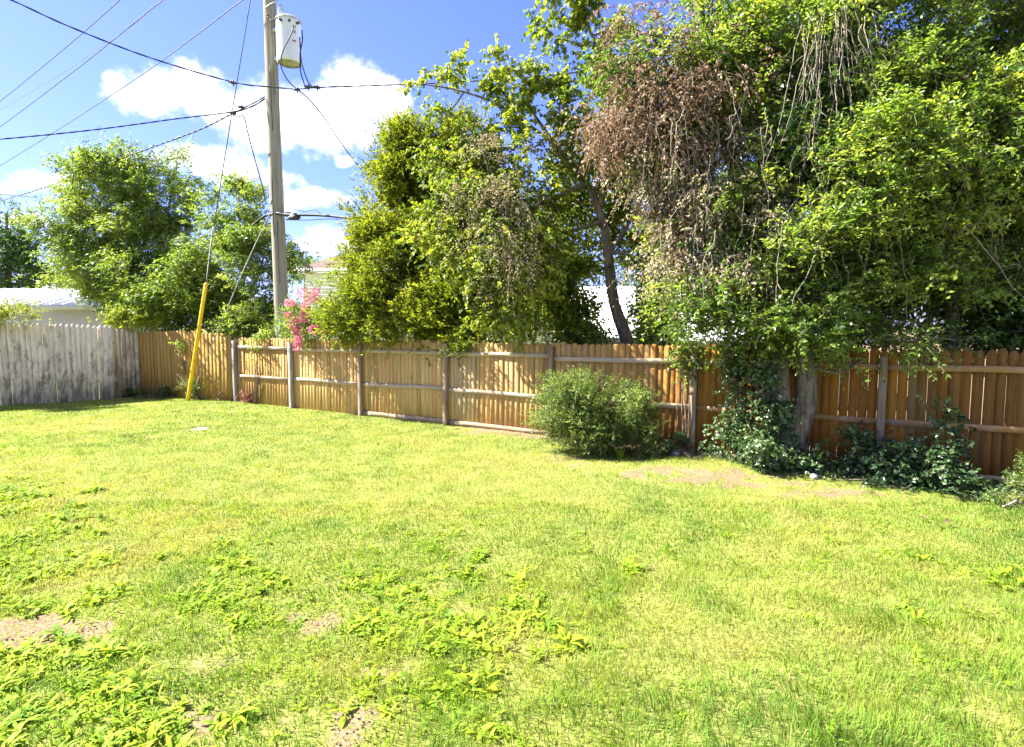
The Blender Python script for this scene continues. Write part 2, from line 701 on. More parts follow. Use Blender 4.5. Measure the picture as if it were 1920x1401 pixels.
#==STRUCTURE
# ================================================================== materials
mat_wood('fence_picket', (70, 70, 1.6), dark=0.62, weather=(.34, .22, .09), wamt=.25, stain=((.09, .055, .025), (20, 20, 1.4), .56, .70, .75))
mat_wood('fence_rail', (2.0, 60, 60), dark=0.6, weather=(.34, .30, .26), wamt=.55)
mat_wood('fence_post', (50, 50, 2.2), dark=0.55, weather=(.32, .29, .26), wamt=.5, stain=((.06, .04, .03), (14, 14, 1.6), .56, .70, .7))
mat_wood('grey_picket', (48, 48, .9), dark=0.42, weather=(.84, .77, .64), wamt=.6, stain=((.12, .10, .075), (26, 26, 2.0), .57, .68, .7), blotch=(.12, .105, .095))
mat_wood('pole_wood', (26, 26, .7), base=(.29, .265, .195, 1), dark=0.42, weather=(.36, .33, .27), wamt=.4, stain=((.05, .045, .04), (30, 30, .6), .62, .68, .8))
mat_plain('transformer_paint', (.66, .70, .70), .45, .4, var=.05, scale=3)
mat_plain('transformer_base', (.34, .33, .24), .7, .2, var=.3)
mat_plain('dark_metal', (.05, .05, .055), .6, .4, var=.2)
mat_plain('galvanised', (.42, .43, .44), .45, .5, .7, var=.15)
mat_plain('cable_black', (.02, .02, .023), .6, .3, var=.1)
mat_plain('cable_grey', (.035, .035, .04), .5, .4, var=.1)
mat_plain('porcelain', (.45, .47, .46), .2, .5, var=.05)
mat_plain('yellow_plastic', (.80, .52, .02), .55, .3, var=.22, scale=7)
mat_plain('rust_label', (.35, .16, .05), .7, .2, var=.4, scale=60)
mat_plain('white_siding', (.80, .77, .72), .6, .3, var=.04, scale=1)
mat_plain('white_roof', (.78, .79, .80), .5, .4, var=.04, scale=.6)
mat_plain('cream_wall', (.56, .53, .44), .75, .2, var=.08, scale=2)
mat_plain('fascia_grey', (.55, .55, .52), .6, .3, var=.05)
mat_plain('roof_shingle', (.11, .082, .066), .9, .1, var=.22, scale=3)
mat_plain('roof_grey', (.30, .30, .31), .9, .1, var=.2, scale=3)
mat_plain('window_glass', (.05, .06, .07), .1, .6, var=.1)
mat_plain('stone', (.42, .38, .33), .85, .2, var=.25, scale=14, bmp=.5)
mat_plain('dry_stick', (.45, .40, .33), .85, .2, var=.2, scale=20)
mat_plain('vine_stem', (.33, .28, .21), .85, .2, var=.25, scale=9)
mat_bark('bark_grey', (.10, .085, .065), (.34, .30, .24))
mat_bark('bark_dark', (.06, .048, .038), (.27, .215, .165))
mat_bark('bark_pale', (.045, .036, .024), (.27, .225, .155), (24, 24, 5), 1.0)
mat_leaf('leaf_ash', [(0, (.07, .135, .024)), (.5, (.175, .265, .046)), (1, (.32, .385, .085))], .52)
mat_leaf('leaf_redbud', [(0, (0.056, 0.106, 0.018)), (.5, (0.156, 0.231, 0.032)), (1, (0.325, 0.362, 0.045))], .5)
mat_leaf('leaf_cedar', [(0, (.06, .10, .015)), (.5, (.165, .215, .022)), (1, (.29, .32, .035))], .52, .6, .2)
mat_leaf('leaf_big', [(0, (.05, .10, .022)), (.5, (.14, .235, .042)), (.85, (.25, .35, .065)), (1, (.38, .44, .08))], .52, .4, .45)
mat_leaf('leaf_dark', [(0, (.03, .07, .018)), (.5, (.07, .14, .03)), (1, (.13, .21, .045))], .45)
mat_leaf('leaf_ivy', [(0, (.03, .065, .022)), (.6, (.065, .125, .04)), (1, (.17, .22, .09))], .25, .35, .5)
mat_leaf('leaf_shrub', [(0, (.05, .09, .018)), (.5, (.125, .195, .034)), (1, (.25, .315, .065))], .35)
mat_leaf('leaf_dead', [(0, (.11, .068, .04)), (.5, (.26, .175, .112)), (1, (.48, .385, .285))], .3, .8, .1, (1.1, .9, .7))
mat_leaf('leaf_tan', [(0, (0.210, 0.175, 0.098)), (.5, (0.392, 0.343, 0.210)), (1, (0.588, 0.546, 0.378))], .35, .7, .15, (1.1, 1.0, .7))
mat_leaf('leaf_lime', [(0, (.12, .18, .025)), (.5, (.22, .28, .03)), (1, (.34, .36, .05))], .5)
mat_leaf('leaf_red', [(0, (.06, .02, .02)), (.5, (.16, .05, .045)), (1, (.25, .12, .09))], .3)
mat_leaf('leaf_hosta', [(0, (.03, .07, .025)), (1, (.07, .14, .05))], .25, .4, .5)
mat_leaf('petal', [(0, (.55, .10, .20)), (.5, (.72, .20, .33)), (1, (.80, .38, .46))], .35, .6, .2, (1.0, .8, .9))
mat_leaf('leaf_yellow', [(0, (.5, .33, .03)), (1, (.65, .5, .06))], .4)
mat_leaf('grass_blade', [(0, (.40, .36, .14)), (.22, (.31, .34, .072)), (.45, (.23, .315, .04)), (.75, (.155, .275, .03)), (1, (.075, .165, .022))], .42, .6, .15,
         (1.15, 1.1, .45))
mat_leaf('weed_leaf', [(0, (.12, .23, .022)), (.5, (.22, .335, .022)), (1, (.34, .42, .03))], .42, .6, .15, (1.15, 1.1, .4))

# ================================================================== yard layout
FA = np.array([-5.69, 15.29])
FT = np.array([8.77, -5.32])
FT = FT / np.linalg.norm(FT)
FN = np.array([-FT[1], FT[0]]) * -1.0          # points into the yard
if FN[1] > 0:
    FN = -FN
FANG = math.atan2(FT[1], FT[0])


def fence_s(x, y=790):
    """distance along the back fence at picture column x"""
    r = pray(x, y)
    k = r[0] / r[1]
    # (FA + s FT).x = k (FA + s FT).y
    return (k * FA[1] - FA[0]) / (FT[0] - k * FT[1])


def FP(s, n=0.0, z=0.0):
    q = FA + FT * s + FN * n
    return np.array([q[0], q[1], z])


def fdist(x, y):
    return (x - FA[0]) * FN[0] + (y - FA[1]) * FN[1]


GREY0 = G(-330, 778)[:2]
GREY1 = G(222, 748)[:2]
GREYC = G(266, 742)[:2]
CORNER = FP(fence_s(447))[:2]
GT = (GREY1 - GREY0) / np.linalg.norm(GREY1 - GREY0)
GN = np.array([GT[1], -GT[0]])

SOIL = []      # bare patches: x, y, rx, ry, strength


def soil_px(x, y, rx, ry, s=1.0):
    c = G(x, y)
    a = abs(G(x + rx, y)[0] - c[0])
    b = abs(G(x, y - ry)[1] - G(x, y + ry)[1]) / 2
    SOIL.append((c[0], c[1], a, b, s))


for q in [(1290, 893, 130, 14, .85), (1190, 868, 120, 11, .8), (1555, 925, 80, 11, .75), (1090, 860, 100, 10, .55), (1420, 908, 110, 11, .7),
          (60, 1180, 130, 36, .95), (150, 1195, 60, 30, .9), (590, 1175, 50, 42, 1.0), (640, 1340, 90, 55, .85), (390, 1352, 70, 30, 1.0),
          (30, 1200, 60, 20, .6), (860, 1150, 35, 12, .8), (700, 1255, 60, 18, .55), (430, 1240, 60, 22, .5), (1010, 1056, 55, 14, .35), (220, 1345, 40, 20, .5),
          (1160, 1258, 22, 9, .7), (1000, 1155, 14, 9, .9), (1115, 1300, 30, 16, .35), (1400, 1285, 40, 14, .4), (1860, 1350, 35, 15, .4),
          (850, 1235, 40, 16, .5), (90, 810, 50, 5, .3), (310, 1300, 40, 25, .4), (530, 1290, 30, 16, .4), (1450, 1100, 120, 12, .25)]:
    soil_px(*q)


def soil(x, y):
    m = np.zeros_like(x)
    w = fbm(x * 5.5, y * 5.5, 3, 4) - .5
    for (cx, cy, a, b, s) in SOIL:
        r = np.sqrt(((x - cx) / a) ** 2 + ((y - cy) / b) ** 2)
        m = np.maximum(m, s * np.clip(.95 - r * .75 + w * 2.6, 0, 1) * np.clip(2.2 - r, 0, 1))
    fd = fdist(x, y)
    # bare litter along the foot of the back fence under the big tree
    sx = (x - FA[0]) * FT[0] + (y - FA[1]) * FT[1]
    edge = np.clip((.75 - fd + w * .9) / .5, 0, 1) * np.clip((sx - 5.2) / 1.0, 0, 1)
    return np.clip(np.maximum(m, edge * .85), 0, 1)


MOUND = G(1300, 875)


def gz(x, y):
    z = (fbm(x * .35, y * .35, 11, 3) - .5) * .07 + (fbm(x * 1.6, y * 1.6, 12, 3) - .5) * .035
    z = z + .07 * np.exp(-(((x - MOUND[0]) / 1.6) ** 2 + ((y - MOUND[1]) / .6) ** 2))
    far = np.clip((np.hypot(x, y - 8) - 25) / 20, 0, 1)
    return z * (1 - far)


def build_ground():
    def axis(a, b, step, lo, hi):
        c = np.arange(a, b + step * .5, step)
        lo_ = a - np.geomspace(step * 3, a - lo, 26)[::-1]
        hi_ = b + np.geomspace(step * 3, hi - b, 26)
        return np.concatenate([lo_, c, hi_])
    xs = axis(-14, 9, .06, -700, 700)
    ys = axis(1, 19, .06, -300, 1300)
    X, Y = np.meshgrid(xs, ys)
    x, y = X.ravel(), Y.ravel()
    so = soil(x, y)
    z = gz(x, y) + so * (fbm(x * 9, y * 9, 31, 3) - .6) * .03
    v = np.stack([x, y, z], 1)
    nx, ny = len(xs), len(ys)
    i = np.arange(ny - 1)[:, None] * nx + np.arange(nx - 1)[None]
    f = np.stack([i, i + 1, i + nx + 1, i + nx], -1).reshape(-1, 4)
    me = np_mesh('lawn_ground', v, f, None, True)
    print('ground', len(f) * 2)
    a = me.attributes.new('soil', 'FLOAT', 'POINT')
    a.data.foreach_set('value', so.astype(np.float32))
    m, t, out = new_mat('lawn_soil')
    at = N(t, 'ShaderNodeAttribute', attribute_name='soil')
    tc = N(t, 'ShaderNodeTexCoord')
    n1 = NOISE(t, tc.outputs['Object'], 45.0, 6, .7)
    n2 = NOISE(t, tc.outputs['Object'], 2.2, 5, .6)
    n3 = NOISE(t, tc.outputs['Object'], 14.0, 4, .6)
    thatch = RAMP(t, n1, [(.3, (.08, .09, .022)), (.5, (.18, .19, .045)), (.72, (.30, .275, .10))])
    dirt = RAMP(t, n1, [(.28, (.05, .036, .02)), (.5, (.18, .132, .072)), (.75, (.34, .27, .16))])
    dirt = MIX(t, RAMP(t, n3, [(.58, 0.0), (.76, .8)]), dirt, (.30, .14, .065))
    c = MIX(t, RAMP(t, at.outputs['Fac'], [(.25, 0.0), (.6, 1.0)]), thatch, dirt)
    c = MIX(t, 1.0, c, RAMP(t, n2, [(.3, .82), (.7, 1.12)]), 'MULTIPLY')
    b = principled(t, out, c, .95, .1)
    bump(t, b, n1, .6, .02)
    o = mobj('lawn_ground', me, 'lawn_soil')
    tag(o, 'sunny back lawn ground with bare soil patches', kind='structure')


build_ground()


# ------------------------------------------------------------------ fences
def picket_mesh(rng, w, h, th, cutx, cutz, bow, levels=3):
    """dog-eared board: six-cornered outline, slightly bowed and cupped, origin at its foot"""
    zs = np.concatenate([np.linspace(0, h - cutz, levels), [h]])
    rows = []
    for i, z in enumerate(zs):
        hw = w / 2 if i < levels else w / 2 - cutx
        yo = bow * math.sin(math.pi * z / h)
        xo = rng.normal(0, .0012)
        rows.append([[-hw + xo, yo - th / 2, z], [hw + xo, yo - th / 2, z], [hw + xo, yo + th / 2, z], [-hw + xo, yo + th / 2, z]])
    v = np.array(rows).reshape(-1, 3)
    f = []
    for i in range(len(zs) - 1):
        for j in range(4):
            k = (j + 1) % 4
            f.append([i * 4 + j, i * 4 + k, i * 4 + 4 + k, i * 4 + 4 + j])
    n = (len(zs) - 1) * 4
    f += [[3, 2, 1, 0], [n, n + 1, n + 2, n + 3]]
    return np_mesh('picket', v, np.array(f))


def place(name, me, mat, parent, loc, rot, color=None, scale=(1, 1, 1)):
    o = bpy.data.objects.new(name, me)
    if not me.materials:
        me.materials.append(MATS[mat])
    link(o, parent)
    o.location = Vector(tuple(loc)) - Vector(parent.location)
    o.rotation_euler = rot
    o.scale = scale
    if color is not None:
        o.color = (*color, 1)
    return o


def lerp(a, b, t):
    return tuple(x + (y - x) * t for x, y in zip(a, b))


def rail(rng, parent, a, b, z0, z1, depth, height, color, ang, off):
    """a and b: ground points of its ends, z0/z1 heights; bowed a little like old timber"""
    a3 = np.array([a[0], a[1], z0])
    b3 = np.array([b[0], b[1], z1])
    L = np.linalg.norm(b3 - a3)
    n = 5
    t = np.linspace(0, 1, n)
    xs = (t - .5) * L
    dz = rng.normal(0, .006, n)
    dy = rng.normal(0, .003, n)
    rows = []
    for i in range(n):
        for (yy, zz) in ((-depth / 2, -height / 2), (depth / 2, -height / 2), (depth / 2, height / 2), (-depth / 2, height / 2)):
            rows.append([xs[i], yy + dy[i], zz + dz[i]])
    f = []
    for i in range(n - 1):
        for j in range(4):
            k = (j + 1) % 4
            f.append([i * 4 + j, i * 4 + 4 + j, i * 4 + 4 + k, i * 4 + k])
    m = (n - 1) * 4
    f += [[0, 1, 2, 3], [m + 3, m + 2, m + 1, m]]
    me = np_mesh('rail', np.array(rows), np.array(f))
    tilt = math.asin((z1 - z0) / L)
    return place('rail', me, 'fence_rail', parent, (a3 + b3) / 2, (0, -tilt, ang), color)


def post_mesh(w, d, h, rng):
    b = .006
    prof = [(-w / 2 + b, -d / 2), (w / 2 - b, -d / 2), (w / 2, -d / 2 + b), (w / 2, d / 2 - b), (w / 2 - b, d / 2), (-w / 2 + b, d / 2), (-w / 2, d / 2 - b), (-w / 2, -d / 2 + b)]
    zs = [-.2, h * .3, h * .65, h - .008, h]
    v = []
    for i, z in enumerate(zs):
        s = 1.0 if i < 4 else .9
        ox, oy = rng.normal(0, .003), rng.normal(0, .003)
        v += [[x * s + ox, y * s + oy, z] for x, y in prof]
    f = []
    for i in range(4):
        for j in range(8):
            k = (j + 1) % 8
            f.append([i * 8 + j, i * 8 + k, i * 8 + 8 + k, i * 8 + 8 + j])
    base = 32
    top = [[base, base + 1, base + 2, base + 3], [base, base + 3, base + 4, base + 7], [base + 4, base + 5, base + 6, base + 7]]
    return np_mesh('post', np.array(v), np.array(f + top))


def build_back_fence():
    rng = np.random.default_rng(21)
    px = [447, 551, 680, 838, 1035, 1300, 1650]
    ss = [fence_s(x) for x in px]
    ss.append(ss[-1] + 2.62)
    ss.append(ss[-1] + 2.6)
    s0, s1 = ss[0], ss[-1]
    root = empty('wooden_fence', FP(ss[3]), 'long brown back fence of dog-eared boards on posts and two rails', 'fence')
    meshes = [picket_mesh(rng, .116, 1.83, .016, .024, .036, bw) for bw in (-.0012, .0, .001, .0016, -.0006, .0006)]
    wide = [picket_mesh(rng, .118, 1.83, .016, .034, .058, bw, 4) for bw in (-.006, .006, 0)]
    s = s0 + .03
    k = 0
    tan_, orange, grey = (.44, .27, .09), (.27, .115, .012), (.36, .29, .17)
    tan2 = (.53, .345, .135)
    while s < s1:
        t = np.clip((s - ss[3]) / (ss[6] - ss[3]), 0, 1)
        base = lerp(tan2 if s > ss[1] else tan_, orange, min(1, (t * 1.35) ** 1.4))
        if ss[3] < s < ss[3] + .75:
            base = lerp(base, grey, .65)  # grey mixed into these boards stands in for the post's cast shadow
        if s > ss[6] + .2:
            base = lerp(orange, (.13, .068, .013), .8)  # right-end boards coloured darker to carry the deep shade there
        v = 1 + rng.normal(0, .13)
        if rng.uniform() < .12:
            base = lerp(base, (.30, .24, .16), .25)
        base = tuple(np.clip(np.array(base) * v * (1 + rng.normal(0, .03, 3)), .02, .8))
        right = s > ss[5] + .3
        me = wide[rng.integers(3)] if right else meshes[rng.integers(6)]
        gap = rng.uniform(.001, .0065) if right else rng.uniform(.0, .0014)
        sc = rng.normal(1, .009)
        sx = rng.uniform(.93, 1.06)
        wd = (.118 if right else .116) * sx
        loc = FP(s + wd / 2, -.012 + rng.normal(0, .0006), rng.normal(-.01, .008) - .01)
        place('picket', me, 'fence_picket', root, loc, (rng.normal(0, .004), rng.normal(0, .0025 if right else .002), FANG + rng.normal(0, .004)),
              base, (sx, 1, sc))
        s += wd + gap
        k += 1
    # posts
    hts = [1.72, 1.70, 1.70, 1.76, 1.74, 1.84, 1.70, 1.75, 1.75]
    lean = [0, 0, .004, .022, 0, .004, .006, 0, 0]
    cols = [(.30, .27, .23), (.40, .37, .32), (.30, .22, .15), (.30, .21, .14), (.28, .18, .10), (.33, .25, .16), (.24, .18, .11), (.26, .2, .12), (.26, .2, .12)]
    for s, h, le, c in zip(ss, hts, lean, cols):
        me = post_mesh(.098, .098, h, rng)
        place('post', me, 'fence_post', root, FP(s, .050), (0, le, FANG), c)
    # rails: two per bay, and low kick boards in three bays
    for i in range(len(ss) - 1):
        a, b = ss[i] + .05, ss[i + 1] - .05
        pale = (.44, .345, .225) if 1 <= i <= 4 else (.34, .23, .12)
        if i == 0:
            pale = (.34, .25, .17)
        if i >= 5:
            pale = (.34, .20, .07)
        for z, j in ((1.545, .012), (.745, .02)):
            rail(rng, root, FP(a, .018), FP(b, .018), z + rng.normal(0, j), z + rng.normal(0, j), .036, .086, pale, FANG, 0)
        if i in (2, 3, 6):
            rail(rng, root, FP(a, .012), FP(b, .012), .05, .04, .022, .10, (.36, .26, .15), FANG, 0)


def build_side_fence():
    """boards close the corner between the grey fence and the long fence"""
    rng = np.random.default_rng(5)
    a, b = GREYC, CORNER + np.array([-.12, .02])
    root = empty('corner_fence', (*((a + b) / 2), 0), 'short tan board fence in the shaded far corner behind the yellow pole', 'fence')
    T = (b - a)
    L = np.linalg.norm(T)
    T /= L
    ang = math.atan2(T[1], T[0])
    meshes = [picket_mesh(rng, .137, 1.95, .016, .030, .05, bw) for bw in (-.004, 0, .004)]
    n = int(L / .139)
    for i in range(n):
        q = a + T * (i + .5) * L / n
        c = np.array((.36, .225, .065)) * (1 + rng.normal(0, .09)) * (1 + rng.normal(0, .025, 3))
        h = 1.0 + .05 * math.sin(i / n * 3.1) + rng.normal(0, .006) - .03 * i / n
        place('picket', meshes[rng.integers(3)], 'fence_picket', root, (q[0], q[1], -.02 + rng.normal(0, .006)),
              (0, rng.normal(0, .003), ang), c, (L / n / .1385, 1, h))
    N2 = np.array([-T[1], T[0]])
    for z in (.5, 1.5):
        rail(rng, root, a + N2 * .03, b + N2 * .03, z, z, .036, .09, (.3, .22, .14), ang, 0)


def build_grey_fence():
    rng = np.random.default_rng(9)
    root = empty('weathered_fence', (*GREY1, 0), 'tall weathered grey picket fence with peeling paint and dark stains', 'fence')
    ang = math.atan2(GT[1], GT[0])
    L = np.linalg.norm(GREY1 - GREY0)
    meshes = [picket_mesh(rng, .118, 2.2, .018, .036, .075, bw, 3) for bw in (-.004, -.001, .002, .004)]
    n = int(L / .121)
    for i in range(n):
        q = GREY0 + GT * (i + .5) * .121
        t = i / n
        h = (2.34 - .16 * t + rng.normal(0, .018)) / 2.2
        c = np.array((.70, .61, .48)) * (1 + rng.normal(0, .07))
        place('picket', meshes[rng.integers(4)], 'grey_picket', root, (q[0] + GN[0] * .02 * math.sin(i * .7), q[1], -.03),
              (.03, -.01 + .045 * t ** 3 + rng.normal(0, .003), ang), c, (1.02, 1, h))
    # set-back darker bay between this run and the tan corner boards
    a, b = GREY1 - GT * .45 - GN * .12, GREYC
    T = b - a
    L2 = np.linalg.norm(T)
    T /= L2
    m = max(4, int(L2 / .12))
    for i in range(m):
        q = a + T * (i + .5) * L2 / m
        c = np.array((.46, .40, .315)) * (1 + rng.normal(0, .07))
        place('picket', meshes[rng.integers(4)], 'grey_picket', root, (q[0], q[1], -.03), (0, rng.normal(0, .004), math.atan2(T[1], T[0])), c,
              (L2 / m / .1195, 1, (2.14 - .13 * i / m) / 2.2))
    for z in (.55, 1.65):
        rail(rng, root, GREY0 - GN * .04, GREY1 - GN * .04, z, z, .04, .09, (.4, .38, .36), ang, 0)


build_back_fence()
build_side_fence()
build_grey_fence()


# ------------------------------------------------------------------ buildings beyond the fences
def house(name, label, x0, x1, y0, y1, zw, zr, over, wallm, roofm, trim, hip=0.0, rot=0.0, windows=(), courses=0.0):
    cx, cy = (x0 + x1) / 2, (y0 + y1) / 2
    root = empty(name, (cx, cy, 0), label, 'building')
    hw, hd = (x1 - x0) / 2, (y1 - y0) / 2
    root.rotation_euler = (0, 0, rot)

    def bld(mb, nm, mt, par=root):
        me = mb.mesh(nm)
        o = bpy.data.objects.new(nm, me)
        me.materials.append(MATS[mt])
        link(o, par)
        return o
    w = MB()
    w.box((0, 0, zw / 2), (2 * hw, 2 * hd, zw))
    wall = bld(w, 'wall', wallm)
    if courses:
        c = MB()
        z = .3
        while z < zw - .05:
            c.add([[-hw - .02, -hd - .022, z], [hw + .02, -hd - .022, z], [hw + .02, -hd - .006, z + courses * .96], [-hw - .02, -hd - .006, z + courses * .96],
                   [-hw - .02, -hd, z], [hw + .02, -hd, z]], [[0, 1, 2, 3], [4, 5, 1, 0]])
            z += courses
        bld(c, 'siding_boards', wallm)['kind'] = 'stuff'
    r = MB()
    ox, oy = hw + over, hd + over
    rx = max(.02, ox - hip)
    v = [[-ox, -oy, zw], [ox, -oy, zw], [ox, oy, zw], [-ox, oy, zw], [-rx, 0, zr], [rx, 0, zr],
         [-ox, -oy, zw + .06], [ox, -oy, zw + .06], [ox, oy, zw + .06], [-ox, oy, zw + .06]]
    r.add(v, [[6, 7, 5, 4], [8, 9, 4, 5], [3, 2, 1, 0], [0, 1, 7, 6], [1, 2, 8, 7], [2, 3, 9, 8], [3, 0, 6, 9]], [[7, 8, 5], [9, 6, 4]])
    roof = bld(r, 'roof', roofm)
    f = MB()
    f.box((0, -oy - .012, zw - .02), (2 * ox + .05, .024, .2))
    f.box((ox + .012, 0, zw - .02), (.024, 2 * oy, .2))
    f.box((-ox - .012, 0, zw - .02), (.024, 2 * oy, .2))
    bld(f, 'fascia', trim, roof)
    if roofm == 'white_roof':
        nseam = int(2 * ox / .5)
        for i in range(1, nseam):
            xx = -ox + 2 * ox * i / nseam
            if abs(xx) > rx:
                continue
            k = MB()
            k.add([[xx - .02, -oy, zw + .062], [xx + .02, -oy, zw + .062], [xx + .02, 0, zr + .002], [xx - .02, 0, zr + .002],
                   [xx - .02, -oy, zw + .10], [xx + .02, -oy, zw + .10], [xx + .02, 0, zr + .04], [xx - .02, 0, zr + .04]],
                  [[0, 4, 7, 3], [1, 2, 6, 5], [4, 5, 6, 7], [0, 1, 5, 4]])
            bld(k, 'roof_seam', roofm, roof)
    for (wx, wz, ww, wh) in windows:
        fr = MB()
        fr.box((wx, -hd - .035, wz), (ww + .16, .03, wh + .16))
        fo = bld(fr, 'window', trim)
        g = MB()
        g.box((wx, -hd - .053, wz), (ww, .012, wh))
        bld(g, 'pane', 'window_glass', fo)
    return root


p = P(-250, 577, 23.5)
q = P(192, 577, 25.0)
house('garage', 'low white-roofed garage with cream wall behind the grey fence', p[0] - 4, q[0], 24.0, 31.0, q[2], q[2] + .95, .35, 'cream_wall', 'white_roof', 'fascia_grey', 0.6)
house('tan_roofed_house', 'pale sided house with brown hip roof beside the utility pole', P(572, 505, 36)[0], 2.5, 36, 47, P(572, 507, 36)[2], P(572, 507, 36)[2] + 3.0, .45,
      'white_siding', 'roof_shingle', 'white_siding', 5.6, 0, [(-3.2, 3.6, .9, 1.3), (0.5, 3.6, .9, 1.3)], .22)
house('white_house', 'white sided house seen in glimpses behind the slanting tree trunk', 2.0, 9.5, 15.6, 25, 1.75, 3.5, .35,
      'white_siding', 'white_roof', 'white_siding', 0.5, -.08, [], .18)
house('grey_roofed_house', 'distant grey roof showing beside the leafy tree at left', P(40, 500, 44)[0], P(130, 500, 44)[0], 44, 54, P(80, 520, 44)[2], P(80, 488, 49)[2], .4,
      'cream_wall', 'roof_grey', 'fascia_grey', 2.0)
#==POLE
# ================================================================== utility pole, transformer, wires
def spline(ctrl, n=60):
    p = np.asarray(ctrl, float)
    if len(p) == 2:
        t = np.linspace(0, 1, n)[:, None]
        return p[0] * (1 - t) + p[1] * t
    q = np.concatenate([[2 * p[0] - p[1]], p, [2 * p[-1] - p[-2]]])
    out = []
    m = max(2, n // (len(p) - 1))
    for i in range(len(p) - 1):
        a, b, c, d = q[i:i + 4]
        t = np.linspace(0, 1, m, endpoint=False)[:, None]
        out.append(.5 * ((2 * b) + (-a + c) * t + (2 * a - 5 * b + 4 * c - d) * t ** 2 + (-a + 3 * b - 3 * c + d) * t ** 3))
    out.append(p[-1:])
    return np.concatenate(out)


def pxs(pts):
    return [P(*q) for q in pts]


POLE_D = 16.5
pole_foot = P(527.5, 560, POLE_D)
PX, PY = pole_foot[0], pole_foot[1]


def build_pole():
    rng = np.random.default_rng(3)
    root = empty('utility_pole', (PX, PY, 0), 'tall round wooden utility pole rising behind the back fence', 'utility pole')
    m = MB()
    zs = np.linspace(-.2, 12.9, 40)
    pts = np.stack([PX - .006 * zs + .012 * np.sin(zs * .6), PY + 0 * zs, zs], 1)
    m.tube(pts, np.linspace(.205, .15, 40) * (1 + rng.normal(0, .008, 40)), 20)
    m.build('shaft', 'pole_wood', root, True)

    def at(px, py, dd=0.0):
        return P(px, py, POLE_D - .19 - dd)
    s = MB()
    a, b = at(496, 16), at(521, 2)
    t = np.linspace(0, 1, 7)[:, None]
    pts = a * (1 - t) + b * t
    pts[:, 1] -= .04 * np.sin(np.linspace(0, math.pi, 7))
    s.tube(pts, .012, 6)
    s.build('ground_wire', 'galvanised', root)
    for q in ((502, 28), (503, 33)):
        b_ = MB()
        c = at(*q)
        b_.tube([c + (0, .06, 0), c + (0, -.03, 0)], .022, 8)
        b_.build('bolt', 'dark_metal', root)
    k = MB()
    c = P(537, 405, POLE_D - .1)
    k.box(c + (.06, 0, 0), (.16, .12, .05))
    k.box(c + (.06, 0, -.1), (.14, .08, .03))
    k.box(c + (.06, 0, .09), (.14, .08, .03))
    k.build('cable_bracket', 'galvanised', root)
    k = MB()
    for z0, x0 in ((7.4, .018), (4.6, -.05), (3.3, .06)):      # drying cracks opened along the grain
        zz = np.linspace(z0, z0 + 1.7, 9)
        k.tube(np.stack([PX - .006 * zz + x0 + rng.normal(0, .006, 9), np.full(9, PY - .183), zz], 1), .009, 5)
    k.build('crack', 'dark_metal', root)


